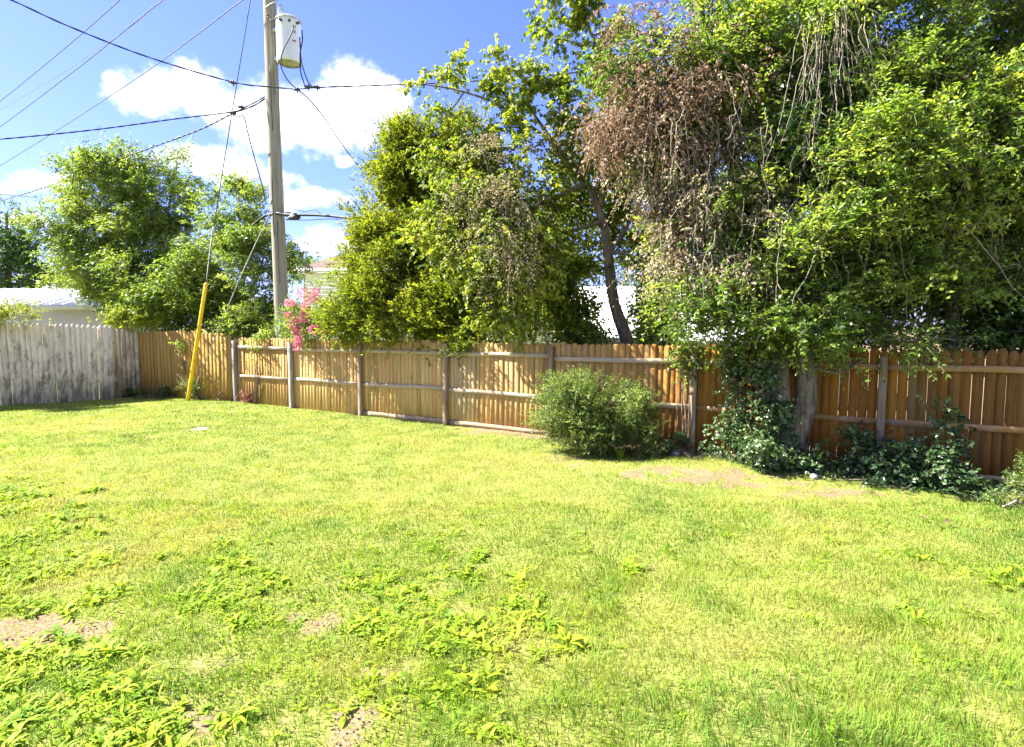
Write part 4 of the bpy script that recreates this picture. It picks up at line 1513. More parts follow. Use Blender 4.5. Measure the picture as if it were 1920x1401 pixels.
# --- big vine-grown tree on the right
def build_big_tree():
    b = G(1478, 874)
    rng = np.random.default_rng(77)
    T0 = b
    trunks = [([T0 + (.02, 0, -.15), P(1478, 850, 8.8), P(1478, 820, 8.8), P(1479, 780, 8.82)], .34, .17),
              ([T0 + (-.05, .02, -.15), P(1464, 800, 8.8), P(1460, 720, 8.85), P(1462, 650, 9.0), P(1440, 540, 9.3), P(1400, 400, 9.7), P(1360, 250, 10.0), P(1320, 80, 10.2), P(1300, -60, 10.3)], .18, .07),
              ([T0 + (.10, 0, -.15), P(1492, 815, 8.75), P(1511, 760, 8.75), P(1513, 700, 8.8), P(1506, 650, 8.9), P(1530, 540, 9.2), P(1590, 380, 9.6), P(1600, 200, 10.0), P(1620, 60, 10.2), P(1640, -100, 10.3)], .185, .07),
              ([P(1590, 380, 9.6), P(1700, 300, 9.4), P(1800, 240, 9.2), P(1900, 200, 9.0)], .09, .03),
              ([P(1520, 560, 9.2), P(1640, 520, 9.0), P(1760, 480, 9.0), P(1880, 470, 9.1)], .08, .03),
              ([P(1400, 400, 9.7), P(1300, 330, 9.8), P(1200, 280, 9.9), P(1140, 230, 10)], .07, .02),
              ([P(1450, 600, 9.1), P(1380, 560, 9.0), P(1300, 540, 9.1)], .06, .02)]
    green = dict(mat='leaf_big', part='crown',
                 blobs=bl((1480, 40, 10.0, 130, 90, 1.0), (1400, 190, 9.9, 90, 90, .8), (1340, 60, 10.2, 90, 60, .8), (1700, 60, 9.9, 120, 90, 1.0), (1850, 90, 9.6, 130, 110, 1.1), (1600, -60, 10.2, 300, 90, 1.2),
                          (1850, -60, 9.9, 200, 100, 1.2), (1730, 190, 9.4, 110, 80, .8), (1860, 240, 9.0, 120, 90, .9), (1990, 150, 9.2, 120, 200, 1.0), (1990, 400, 8.9, 110, 150, 1.0),
                          (1480, 330, 9.6, 70, 80, .6), (1440, 420, 9.4, 80, 70, .6), (1850, 360, 8.8, 120, 80, .8), (1740, 400, 8.8, 80, 60, .6),
                          (1350, 540, 9.1, 110, 55, .6), (1470, 560, 8.8, 100, 60, .6), (1580, 540, 8.9, 90, 60, .6), (1690, 540, 8.8, 100, 62, .6), (1800, 500, 8.8, 110, 62, .7),
                          (1300, 600, 9.2, 70, 36, .45), (1400, 620, 8.8, 80, 34, .4), (1500, 620, 8.5, 90, 34, .4), (1610, 620, 8.5, 80, 36, .4), (1700, 630, 8.35, 52, 32, .35), (1290, 570, 9.4, 40, 45, .3), (1385, 655, 9.0, 26, 22, .2), (1250, 130, 9.8, 110, 90, .5), (1300, 300, 9.6, 110, 100, .4), (1285, 420, 9.8, 45, 70, .3), (1400, 90, 9.6, 90, 70, .5), (1340, 430, 9.3, 80, 60, .4)),
                 clumps=1800, twigs=11, k=9, leaf=(.072, .042), clump_r=.15, twig_len=.30, droop=.3, sag=.25, up=.85, shape='rhomb', tint=(.52, .24), upw=.3, tvar=.15)
    bright = dict(mat='leaf_big', part='sunlit_sprays',
                  blobs=bl((1640, 260, 8.2, 70, 22, .4), (1560, 290, 8.3, 45, 22, .3), (1700, 240, 8.1, 70, 30, .4), (1790, 290, 8.0, 90, 40, .4), (1690, 130, 8.5, 60, 30, .3), (1490, 95, 9.2, 30, 40, .3), (1850, 200, 8.6, 80, 60, .5),
                           (1560, 420, 8.2, 80, 50, .3), (1600, 450, 8.4, 50, 24, .3), (1660, 380, 8.5, 70, 30, .4), (1800, 430, 8.4, 80, 26, .4), (1480, 270, 9.0, 40, 20, .25), (1420, 380, 9.0, 30, 26, .25)),
                  clumps=300, twigs=8, k=8, leaf=(.072, .036), clump_r=.13, twig_len=.28, droop=.05, sag=.1, up=1.0, shape='oval', tint=(.68, .2), upw=.4, limb_frac=.5)  # lighter leaf tint paints sunlight into these sprays
    dead = dict(mat='leaf_dead', part='dead_leaves',
                blobs=bl((1240, 190, 9.5, 100, 90, .6), (1180, 280, 9.7, 80, 80, .5), (1330, 140, 9.5, 90, 70, .6), (1400, 70, 9.6, 62, 34, .4), (1290, 320, 9.4, 80, 70, .4), (1265, 390, 9.6, 40, 40, .25),
                         (1310, 440, 9.1, 50, 46, .3), (1220, 60, 9.8, 46, 26, .3), (1180, 25, 9.9, 24, 14, .2), (1390, 280, 9.3, 50, 60, .35), (1160, 210, 9.8, 46, 60, .4), (1300, 240, 9.4, 90, 60, .5)),
                clumps=330, twigs=6, k=9, leaf=(.060, .034), clump_r=.14, twig_len=.36, droop=1.0, sag=.7, up=.3, tint=(.45, .25), upw=-.2, tvar=.2, limb_frac=.25)
    tan_ = dict(mat='leaf_tan', part='withered_leaves',
                blobs=bl((1300, 480, 9.0, 90, 60, .35), (1275, 510, 9.2, 36, 40, .25), (1350, 400, 9.1, 80, 80, .4), (1250, 320, 9.6, 60, 50, .35), (1400, 500, 8.8, 60, 40, .3)),
                clumps=105, twigs=6, k=9, leaf=(.052, .030), clump_r=.14, twig_len=.36, droop=1.0, sag=.7, up=.3, tint=(.4, .25), upw=-.2, tvar=.2, limb_frac=.15)
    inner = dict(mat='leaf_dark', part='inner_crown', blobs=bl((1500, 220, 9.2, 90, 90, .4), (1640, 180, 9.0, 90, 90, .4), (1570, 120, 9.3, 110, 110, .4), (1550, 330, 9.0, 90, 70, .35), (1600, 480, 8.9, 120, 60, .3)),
                 clumps=170, twigs=9, k=9, leaf=(.07, .04), clump_r=.16, twig_len=.32, droop=.5, sag=.3, up=.7, tint=(.45, .22), limb_frac=.1)  # dark leaf colour paints the shade of the crown's hollow
    root = tree('vine_covered_tree', 'huge tree smothered in vines with patches of dead brown leaves and twin trunks', 'tree', (b[0], b[1], 0), trunks, 'bark_pale',
                [green, bright, dead, tan_, inner], 36, .35, .045, 2, .0035)
    # hanging and looping bare vines, each its own strand
    rng = np.random.default_rng(8)
    specs = []
    for i in range(46):                 # the curtain under the crown's top
        x0 = 1570 + rng.normal(0, 38)
        sl = (x0 - 1565) * .9 + rng.normal(0, 22)
        dd = rng.uniform(8.45, 9.1)
        y0, y1 = rng.uniform(0, 60), rng.uniform(150, 330)
        t = np.linspace(0, 1, 7)
        wx = np.cumsum(rng.normal(0, 5, 7))
        specs.append([(x0 + sl * q ** 1.3 + w, y0 + (y1 - y0) * q, dd - .25 * q) for q, w in zip(t, wx)])
    for i in range(60):                 # loose strands through the crown
        x0, y0 = rng.uniform(1220, 1900), rng.uniform(120, 480)
        ln = rng.uniform(50, 190)
        a = rng.normal(.05, .45)
        dd = rng.uniform(7.95, 8.6)
        t = np.linspace(0, 1, 7)
        wx = np.cumsum(rng.normal(0, 5, 7))
        wy = rng.normal(0, 4, 7)
        specs.append([(x0 + a * ln * q + w, y0 + ln * q + v_, dd) for q, w, v_ in zip(t, wx, wy)])
    specs += [[(1440, 400, 8.7), (1441, 440, 8.6), (1436, 480, 8.55), (1437, 560, 8.45), (1418, 650, 8.35)], [(1790, 250, 8.3), (1802, 290, 8.2), (1808, 340, 8.2), (1822, 400, 8.2), (1868, 490, 8.3)],
              [(1625, 290, 8.4), (1618, 350, 8.3), (1628, 400, 8.3), (1632, 450, 8.25), (1610, 545, 8.3)], [(1870, 380, 8.3), (1878, 430, 8.3), (1880, 470, 8.35)],
              [(1600, 250, 8.4), (1650, 240, 8.3), (1710, 250, 8.3), (1725, 280, 8.3)], [(1500, 330, 8.6), (1495, 390, 8.5), (1510, 440, 8.5), (1550, 450, 8.5)],
              [(1310, 690, 8.9), (1290, 640, 8.9), (1300, 600, 8.9), (1330, 580, 9.0)], [(1230, 470, 9.0), (1300, 430, 8.9), (1340, 360, 8.9)],
              [(1210, 520, 9.1), (1270, 500, 8.9), (1330, 470, 8.8), (1360, 430, 8.9)]]
    for i in range(26):                 # fine upright stems among the dead leaves
        x0, y0 = rng.uniform(1180, 1420), rng.uniform(100, 330)
        specs.append([(x0, y0, 9.0), (x0 + rng.normal(0, 9), y0 + 45, 8.9), (x0 + rng.normal(0, 12), y0 + 90, 8.9), (x0 + rng.normal(0, 18), y0 + 140, 8.85)])
    for sp in specs:
        k = MB()
        rr = rng.uniform(.0025, .0062)
        p = spline(pxs(sp), 24)
        p = p + rng.normal(0, .004, p.shape)
        k.tube(p, np.linspace(rr, rr * .5, len(p)), 5)
        for q in range(rng.integers(1, 4)):            # short dry side twigs
            i0 = rng.integers(3, len(p) - 1)
            e = rng.normal(0, .09, 3) + np.array([0, -.02, -.08])
            k.tube([p[i0], p[i0] + e * .5 + rng.normal(0, .01, 3), p[i0] + e], [rr * .6, rr * .5, rr * .3], 4)
        k.build('hanging_vine', 'vine_stem', root, True)
    # a bent dark branch crossing the boards, and a few yellow leaves
    k = MB()
    k.tube(spline(pxs([(1530, 690, 8.7), (1560, 698, 8.6), (1590, 694, 8.6), (1625, 668, 8.7)]), 14), np.linspace(.03, .018, 15)[:len(spline(pxs([(1530, 690, 8.7), (1560, 698, 8.6), (1590, 694, 8.6), (1625, 668, 8.7)]), 14))], 7)
    k.build('low_branch', 'bark_dark', root, True)
    for (x, y) in ((1747, 74), (1550, 380), (1822, 345), (1840, 352), (1749, 436), (1700, 222), (1596, 232)):
        c = P(x, y, 8.3)
        v, f_, m_ = leaf_quads(np.array([c]), np.array([[.8, -.2, -.3]]), np.array([[.1, -.8, .6]]), np.array([.085]), np.array([.045]), shape='oval')
        mobj('yellow_leaf', np_mesh('yellow_leaf', v, f_, rng.uniform(0, 1, m_)), 'leaf_yellow', root)
    # small burrs and a flared foot on the trunk
    return root


build_big_tree()

# --- mass of dark trees behind the fence at right
f = FP(fence_s(1800), -1.6)
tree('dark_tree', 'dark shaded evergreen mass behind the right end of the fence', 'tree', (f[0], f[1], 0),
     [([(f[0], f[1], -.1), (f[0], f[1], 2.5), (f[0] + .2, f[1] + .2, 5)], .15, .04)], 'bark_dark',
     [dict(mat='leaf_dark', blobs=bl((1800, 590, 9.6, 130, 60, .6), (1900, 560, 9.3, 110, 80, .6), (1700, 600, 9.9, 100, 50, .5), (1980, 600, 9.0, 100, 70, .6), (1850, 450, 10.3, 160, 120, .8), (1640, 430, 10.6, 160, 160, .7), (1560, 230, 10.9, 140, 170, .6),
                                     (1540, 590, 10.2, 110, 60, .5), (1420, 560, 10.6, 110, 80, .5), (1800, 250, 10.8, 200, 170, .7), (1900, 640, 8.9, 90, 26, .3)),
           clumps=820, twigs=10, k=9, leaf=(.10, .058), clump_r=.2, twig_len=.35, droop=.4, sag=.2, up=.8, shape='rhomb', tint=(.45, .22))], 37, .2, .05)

# --- rounded shrub in front of the fence
b = G(1110, 838)
shrub('round_shrub', 'rounded small-leaved green shrub in front of the back fence', 'shrub', b, 'leaf_shrub',
      bl((1075, 740, 9.9, 62, 48, .5), (1040, 760, 9.9, 44, 46, .45), (1110, 770, 9.7, 80, 60, .55), (1165, 750, 9.8, 46, 40, .45), (1185, 790, 9.7, 38, 40, .4), (1080, 800, 9.55, 62, 40, .45), (1200, 770, 9.9, 20, 38, .3),
         (1150, 810, 9.5, 60, 28, .4), (1085, 828, 9.55, 56, 14, .35), (1150, 832, 9.5, 60, 12, .35), (1215, 832, 9.5, 24, 12, .2)), 560, 13, 9, (.034, .017), 44, clump_r=.085, twig_len=.15, droop=.1, sag=.08, up=.7, tint=(.5, .22), stems=26, upw=.45, shell=2.8, twig_every=3)

# --- pink crape myrtle
f = FP(fence_s(590), -.9)
cm = shrub('crape_myrtle', 'crape myrtle with pink flower clusters above the back fence', 'bush', f, 'leaf_ash',
           bl((590, 590, 15.3, 48, 42, .5), (620, 560, 15.5, 40, 40, .5), (560, 610, 15.1, 36, 30, .4), (615, 620, 14.7, 42, 24, .4), (575, 640, 14.8, 30, 14, .25), (640, 600, 15.0, 30, 40, .4)),
           120, 9, 9, (.06, .03), 45, clump_r=.15, twig_len=.28, tint=(.5, .2), stems=10)


def flowers():
    rng = np.random.default_rng(12)
    for (x, y, rx, ry, d) in [(566, 548, 9, 9, 14.7), (592, 548, 7, 8, 14.7), (586, 561, 9, 7, 14.65), (543, 568, 8, 6, 14.6), (571, 574, 6, 8, 14.6), (540, 591, 6, 5, 14.6), (569, 598, 9, 7, 14.55), (551, 608, 10, 10, 14.5),
                              (555, 620, 7, 6, 14.5), (588, 619, 9, 8, 14.4), (609, 624, 9, 9, 14.4), (560, 636, 7, 8, 14.35), (557, 649, 6, 8, 14.35), (570, 585, 5, 8, 14.6)]:
        c = P(x, y, d)
        k = d / F
        n = 130
        u = norm(rng.normal(size=(n, 3))) * rng.uniform(.4, 1, (n, 1)) * np.array([rx, (rx + ry) / 2, ry]) * k * 1.25
        L = rng.uniform(.03, .05, n)
        v, f_, m_ = leaf_quads(c + u, norm(u) + rng.normal(0, .5, (n, 3)), rng.normal(size=(n, 3)), L, L * .9, shape='rhomb')
        pale = .15 if y < 575 and x < 580 else 0
        mobj('flower_cluster', np_mesh('flower_cluster', v, f_, np.clip(rng.normal(.5 + pale, .25, n * m_), 0, 1)), 'petal', cm)['kind'] = 'stuff'


flowers()
#==PLANTS
# ================================================================== ivy, small plants, odds and ends
def ivy(name, label, foot, blobs, clumps, seed, leaf=(.05, .045), tint=(.5, .22), mat='leaf_ivy', twigs=6, k=6, clump_r=.07, twl=.14, shape='heart', cat='ivy', upw=.1):
    return shrub(name, label, cat, foot, mat, blobs, clumps, twigs, k, leaf, seed, clump_r, twl, .3, .2, .6, tint, 8, shape, 'bark_dark', upw=upw)


g = G(1460, 880)
ivy('ground_ivy', 'ivy mound climbing the left side of the twin trunks', g,
    bl((1455, 845, 8.55, 42, 36, .22), (1430, 868, 8.55, 28, 20, .18), (1495, 866, 8.4, 30, 22, .2), (1444, 790, 8.6, 15, 36, .08), (1442, 740, 8.66, 11, 36, .07), (1446, 700, 8.7, 9, 36, .07), (1515, 876, 8.4, 16, 10, .14),
       (1462, 815, 8.6, 20, 24, .12)), 150, 51, tint=(.6, .25))
g = G(1390, 862)
ivy('ivy_column', 'slim ivy covered stem standing against the fence left of the twin trunks', g,
    bl((1390, 830, 9.05, 22, 30, .14), (1384, 770, 9.15, 14, 42, .1), (1384, 710, 9.2, 11, 42, .09), (1386, 665, 9.2, 12, 30, .09), (1372, 845, 9.0, 26, 16, .12), (1355, 800, 9.2, 16, 12, .06)), 95, 52, leaf=(.042, .036))
g = G(1670, 895)
ivy('ivy_clump', 'dark ivy clump at the foot of the fence post right of the twin trunks', g,
    bl((1660, 865, 8.0, 36, 32, .2), (1615, 850, 8.2, 22, 40, .12), (1690, 870, 7.9, 30, 26, .18), (1605, 888, 8.2, 20, 10, .14), (1605, 815, 8.35, 10, 20, .08), (1545, 845, 8.5, 16, 8, .06), (1650, 893, 8.0, 34, 8, .14)), 66, 53, tint=(.38, .25))
g = G(1770, 918)
ivy('climbing_vine', 'thin leafy vine climbing the boards near the right edge', g,
    bl((1768, 880, 7.6, 24, 26, .12), (1776, 830, 7.72, 9, 30, .05), (1772, 790, 7.78, 10, 20, .05), (1762, 770, 7.8, 6, 14, .04), (1790, 895, 7.5, 36, 14, .15), (1735, 890, 7.7, 30, 18, .12), (1728, 835, 7.85, 8, 12, .04), (1720, 905, 7.7, 30, 10, .15)),
    70, 54, tint=(.4, .22))
g = G(1905, 942)
shrub('low_bush', 'soft dark green bush in the lower right corner by the fence', 'bush', g, 'leaf_shrub', bl((1905, 918, 7.0, 34, 20, .22), (1935, 905, 7.0, 36, 28, .25), (1880, 930, 6.95, 20, 10, .12)), 60, 9, 9, (.035, .015), 55, clump_r=.06, twig_len=.14,
      tint=(.3, .18), stems=10)
g = G(1300, 868)
ivy('ivy_mat', 'low ivy mat at the foot of the fence post beside the round shrub', g,
    bl((1330, 852, 9.45, 40, 8, .2), (1270, 846, 9.6, 40, 8, .2), (1370, 860, 9.2, 40, 10, .2), (1420, 880, 8.7, 40, 8, .2)), 36, 56, leaf=(.04, .034), clump_r=.06, tint=(.45, .2))
g = G(1560, 900)
ivy('ivy_mat', 'low ivy mat spreading along the fence foot right of the twin trunks', g,
    bl((1570, 896, 8.1, 30, 5, .2), (1640, 908, 7.8, 40, 5, .18), (1720, 920, 7.5, 40, 5, .16), (1820, 932, 7.2, 40, 5, .16)), 26, 57, leaf=(.04, .034), clump_r=.06, tint=(.35, .2))
g = G(1298, 700, 1.5)
g = FP(fence_s(1290), .15)
ivy('post_creeper', 'creeper hanging down the fence post beside the round shrub', g, bl((1290, 665, 9.85, 12, 30, .08), (1280, 640, 9.9, 22, 18, .1)), 22, 58, leaf=(.05, .035), mat='leaf_big', shape='oval')
g = FP(fence_s(487), .1)
ivy('hanging_creeper', 'thin green creeper hanging over the long fence near the corner', g, bl((486, 665, 16.0, 5, 26, .04), (480, 640, 16.1, 12, 10, .08), (500, 632, 16.0, 40, 7, .1)), 26, 59, leaf=(.05, .03), mat='leaf_ash', shape='rhomb')
g = G(347, 746)
ivy('wall_creeper', 'small green creeper on the tan corner boards left of the yellow guard', P(346, 700, 17.2), bl((346, 655, 17.2, 5, 14, .04), (343, 648, 17.2, 6, 6, .04)), 12, 60, leaf=(.06, .04), mat='leaf_ash', shape='rhomb')
# growth along the far fences
b = P(235, 600, 18.9)
shrub('lime_shrub', 'yellow green shrub spilling over where grey and tan boards meet', 'shrub', (b[0], b[1], 0), 'leaf_lime', bl((240, 598, 17.9, 34, 14, .3), (212, 586, 18.0, 18, 14, .25), (268, 608, 17.85, 16, 14, .2)), 80, 7, 8, (.075, .04), 61, tint=(.5, .2))
b = P(15, 590, 15.9)
shrub('lime_vine', 'yellow green vine lying over the grey fence at the left edge', 'vine', (b[0], b[1] + 1.4, 0), 'leaf_lime', bl((18, 582, 15.7, 34, 9, .25), (-20, 590, 15.5, 30, 14, .25), (40, 575, 15.8, 16, 6, .15), (60, 598, 15.7, 6, 5, .08)), 60, 6, 7, (.08, .034), 62,
      tint=(.6, .2))
for i, (x, y, rx, ry, mt, lf, lab) in enumerate([
        (372, 738, 26, 18, 'leaf_shrub', (.06, .02), 'weedy tuft around the foot of the yellow guard'),
        (432, 745, 22, 8, 'leaf_red', (.05, .03), 'dark reddish weeds at the foot of the corner post'),
        (480, 750, 14, 8, 'leaf_red', (.05, .03), 'red leaved plant at the foot of the long fence'),
        (242, 740, 16, 7, 'leaf_dark', (.06, .035), 'dark green weeds at the foot of the set-back grey boards'),
        (80, 748, 20, 6, 'leaf_dark', (.06, .035), 'green weed tuft at the foot of the grey fence'),
        (300, 744, 40, 5, 'leaf_dark', (.05, .03), 'low weeds along the foot of the tan corner boards')]):
    g = G(x, y + ry * .6)
    shrub('weed_tuft', lab, 'weeds', g, mt, [blob_px(x, y - ry * .2, g[1], rx, ry, .25)], 24, 6, 7, lf, 70 + i, clump_r=.07, twig_len=.2, tint=(.5, .25), stems=8, upw=.7)


def twig_thing(name, label, pts, r, mat='dry_stick', cat='stick'):
    p = spline(pxs(pts), 14)
    k = MB()
    k.tube(p, np.linspace(r, r * .5, len(p)), 6)
    return tag(k.build(name, mat, None, True, origin=p[0]), label, cat)


twig_thing('dry_stem', 'pale dry stem leaning on the tan corner boards', [(415, 742, 16.75), (410, 715, 16.85), (406, 685, 16.95), (405, 658, 17.0)], .022)
twig_thing('dry_stem', 'short pale dry twig left of the yellow guard foot', [(349, 722, 16.8), (340, 710, 16.8), (332, 702, 16.8)], .016)
twig_thing('wooden_stake', 'pale wooden stake standing behind the fence corner', [(272, 625, 18.9), (272, 600, 18.9), (272, 573, 18.9)], .05, 'dry_stick', 'stake')
twig_thing('pale_stick', 'pale stick lying in the grass at the lower right corner', [(1880, 950, 6.75), (1893, 945, 6.72), (1906, 938, 6.72)], .012)


def stone(name, label, x, y, size, mat='stone', flat=.6, seed=0):
    rng = np.random.default_rng(seed)
    g = G(x, y)
    n1, n2 = 9, 12
    v = []
    for i in range(n1):
        ph = math.pi * i / (n1 - 1)
        for j in range(n2):
            th = 2 * math.pi * j / n2
            d = np.array([math.sin(ph) * math.cos(th), math.sin(ph) * math.sin(th), math.cos(ph)])
            r = 1 + .12 * math.sin(3 * d[0] + seed) + .1 * math.sin(4 * d[1] + 2 * d[2] + seed) + (rng.normal(0, .03) if 0 < i < n1 - 1 else 0)
            v.append(d * r * np.array([size, size * .8, size * flat]) + g + (0, 0, size * flat * .45))
    f = [[i * n2 + j, i * n2 + (j + 1) % n2, (i + 1) * n2 + (j + 1) % n2, (i + 1) * n2 + j] for i in range(n1 - 1) for j in range(n2)]
    o = mobj(name, np_mesh(name, np.array(v), np.array(f), None, True), mat, None, g)
    return tag(o, label, 'stone')


stone('stone', 'pale tan stone at the edge of the ivy beside the round shrub', 1267, 854, .085, seed=1, flat=.8)
stone('stone', 'pale stone in the ivy in front of the twin trunks', 1527, 897, .075, seed=2)
stone('stone', 'flat whitish stone patch in the far lawn', 380, 806, .2, 'stone', .12, 3)


def big_leaf_plant():
    """hosta-like plant beside the shrub"""
    rng = np.random.default_rng(6)
    g = G(1240, 845)
    root = empty('hosta_plant', g, 'broad leaved dark green plant beside the round shrub', 'plant')
    st = MB()
    for i in range(11):
        a = i / 11 * 2 * math.pi + rng.normal(0, .2)
        r = rng.uniform(.12, .3)
        tip = g + np.array([math.cos(a) * r, math.sin(a) * r * .7, rng.uniform(.16, .36)])
        st.tube(curve(g, tip, (0, 0, .05), 5), .006, 5)
        d = np.array([math.cos(a), math.sin(a), -.45])
        L = rng.uniform(.17, .27)
        n = np.array([-.3 * math.cos(a), -.5, .9])
        d = norm(d)
        n = norm(n - d * np.dot(n, d))
        s = np.cross(d, n)
        rows = []
        for t, w in ((0, .25), (.2, .8), (.45, 1.0), (.7, .75), (.9, .35), (1, .02)):
            c = tip + d * L * t - np.array([0, 0, .12 * t * t * L])
            rows += [c - s * w * L * .36 + n * w * .02, c, c + s * w * L * .36 + n * w * .02]
        f = []
        for q in range(5):
            for m in range(2):
                f.append([q * 3 + m, q * 3 + m + 1, q * 3 + m + 4, q * 3 + m + 3])
        mobj('leaf', np_mesh('leaf', np.array(rows), np.array(f), np.full(len(f), rng.uniform(0, 1)), True), 'leaf_hosta', root)
    st.build('stems', 'leaf_hosta', root)


big_leaf_plant()


def spiky_tuft():
    rng = np.random.default_rng(4)
    g = G(1163, 862)
    n = 26
    a = rng.uniform(0, 6.28, n)
    d = np.stack([np.cos(a) * .35, np.sin(a) * .35, np.ones(n)], 1)
    L = rng.uniform(.1, .28, n)
    v, f_, m_ = leaf_quads(g + rng.normal(0, .03, (n, 3)) * (1, 1, 0), d, rng.normal(size=(n, 3)), L, np.full(n, .016))
    o = mobj('grass_tuft', np_mesh('grass_tuft', v, f_, rng.uniform(.3, 1, n * m_)), 'weed_leaf', None, g)
    tag(o, 'upright spiky grass tuft in front of the round shrub', 'grass')


spiky_tuft()


def fallen(x, y, lab, i, mat='leaf_dead'):
    g = G(x, y)
    g[2] = gz(g[:1], g[1:2])[0] + .05
    rng = np.random.default_rng(i)
    v, f_, m_ = leaf_quads(np.array([g]), np.array([[math.cos(i * 2.1), math.sin(i * 2.1), .15]]), np.array([[.1, -.4, .9]]), np.array([.075]), np.array([.055]), .3, 'oval')
    o = mobj('fallen_leaf', np_mesh('fallen_leaf', v, f_, rng.uniform(.1, .4, m_)), mat, None, g)
    tag(o, lab, 'leaf')


fallen(1738, 982, 'brown fallen leaf on the right lawn, leftmost of three', 1)
fallen(1753, 989, 'brown fallen leaf on the right lawn, middle of three', 2)
fallen(1771, 988, 'small brown fallen leaf on the right lawn, rightmost of three', 3)
#==GRASS
# ================================================================== grass
def in_yard(x, y):
    fd = fdist(x, y)
    gd = (x - GREY1[0]) * GN[0] + (y - GREY1[1]) * GN[1]
    cb = CORNER - GREYC
    cn = np.array([cb[1], -cb[0]]) / np.linalg.norm(cb)
    cd = (x - GREYC[0]) * cn[0] + (y - GREYC[1]) * cn[1]
    return (fd > .06) & (gd > .05) & (cd > .05)


def green_map(x, y):
    """0 straw .. 1 deep green"""
    a = fbm(x * .55, y * .55, 41, 4)
    b = fbm(x * 2.6, y * 2.6, 51, 4)
    c = fbm(x * .22 + 3, y * .22, 61, 3)
    return .50 + (a - .5) * 1.15 + (b - .5) * .85 + (c - .5) * .6


def blades(rng, x, y, L, Wd, tint, lean=.55, seg=2):
    n = len(x)
    z = gz(x, y) - .004
    az = fbm(x * 2.4, y * 2.4, 301, 2) * 14 + rng.normal(0, 1.0, n)          # tufts lie the same way
    ln = np.abs(rng.normal(0, lean, n)) + .35 * fbm(x * 3.3, y * 3.3, 303, 2)
    h = np.stack([np.cos(az), np.sin(az), np.zeros(n)], 1)
    face = rng.uniform(0, 2 * np.pi, n)
    s = np.stack([np.cos(face), np.sin(face), np.zeros(n)], 1)
    base = np.stack([x, y, z], 1)
    up = np.array([0, 0, 1.0])
    a1 = ln * .5
    m = base + (h * np.sin(a1)[:, None] + up * np.cos(a1)[:, None]) * (L * .55)[:, None]
    a2 = np.minimum(ln * 1.7, 2.0)
    tip = m + (h * np.sin(a2)[:, None] + up * np.cos(a2)[:, None]) * (L * .45)[:, None]
    w = Wd[:, None]
    if seg == 2:
        v = np.stack([base - s * w * .5, base + s * w * .5, m + s * w * .4, m - s * w * .4, tip], 1).reshape(-1, 3)
        b = np.arange(n)[:, None] * 5
        return v, b + np.array([[0, 1, 2, 3]]), b + np.array([[3, 2, 4]]), tint
    v = np.stack([base - s * w * .5, base + s * w * .5, tip], 1).reshape(-1, 3)
    return v, None, np.arange(n * 3).reshape(-1, 3), tint


def build_grass():
    rng = np.random.default_rng(100)
    V, F4, F3, T4, T3, off = [], [], [], [], [], 0

    def put(r):
        nonlocal off
        v, f4, f3, t = r
        V.append(v)
        if f4 is not None:
            F4.append(f4 + off)
            T4.append(t)
        F3.append(f3 + off)
        T3.append(t)
        off += len(v)

    # density, length and width change smoothly with distance from the near edge of the lawn
    yk = [2.0, 4.0, 6.0, 8.5, 12.0, 16.0, 20.0]
    for y0 in np.arange(2.2, 19.6, .3):
        y1 = y0 + .3
        ym = y0 + .15
        dens, L, Wd = (np.interp(ym, yk, q) for q in ([5600, 5200, 3600, 2500, 1500, 950, 700], [.054, .050, .047, .045, .044, .044, .044], [.0040, .0044, .0055, .0072, .0095, .012, .014]))
        seg = 2 if ym < 7 else 1
        xa, xb = -.93 * y1 - 1.2, .93 * y1 + 1.2
        n = int(dens * (y1 - y0) * (xb - xa))
        x = rng.uniform(xa, xb, n)
        y = rng.uniform(y0, y1, n)
        ok = (np.abs(x) < .93 * y + 1.2) & in_yard(x, y)
        x, y = x[ok], y[ok]
        so = soil(x, y)
        thin = fbm(x * 3.1, y * 3.1, 71, 3)
        keep = rng.uniform(0, 1, len(x)) < np.clip(1.05 - so * 1.15, .03, 1) * np.clip(.55 + thin * .9, .3, 1)
        x, y, so = x[keep], y[keep], so[keep]
        n = len(x)
        g = green_map(x, y)
        g += .10 * np.clip((fdist(x, y) < 1.6), 0, 1)
        # mown strip: long soft grass in the near right, shorter farther out
        tall = np.clip(fbm(x * 1.1, y * 1.1, 81, 3) * 1.9 - .55, 0, 1) * np.clip((5.5 - y) / 2.0, 0, 1) * np.clip((x + 1.6) / 1.5, 0.15, 1)
        l = L * rng.uniform(.55, 1.35, n) * (1 + tall * 1.3) * (1 - .45 * so) * (.45 + 1.25 * fbm(x * 4.5, y * 4.5, 91, 3))
        w = Wd * rng.uniform(.6, 1.6, n)
        t = np.clip(g + rng.normal(0, .11, n) + .15 * tall, 0, 1)
        dry = rng.uniform(0, 1, n) < .06 + .16 * np.clip((.42 - g) * 4, 0, 1)
        t[dry] = rng.uniform(0, .2, dry.sum())
        put(blades(rng, x, y, l, w, t, .62, seg))
    me = np_mesh('grass', np.concatenate(V), [np.concatenate(F4), np.concatenate(F3)], np.concatenate(T4 + T3))
    tag(mobj('grass', me, 'grass_blade'), 'bright yellow green mown grass covering the yard', 'grass', kind='stuff')
    print('grass tris', 2 * sum(map(len, F4)) + sum(map(len, F3)))


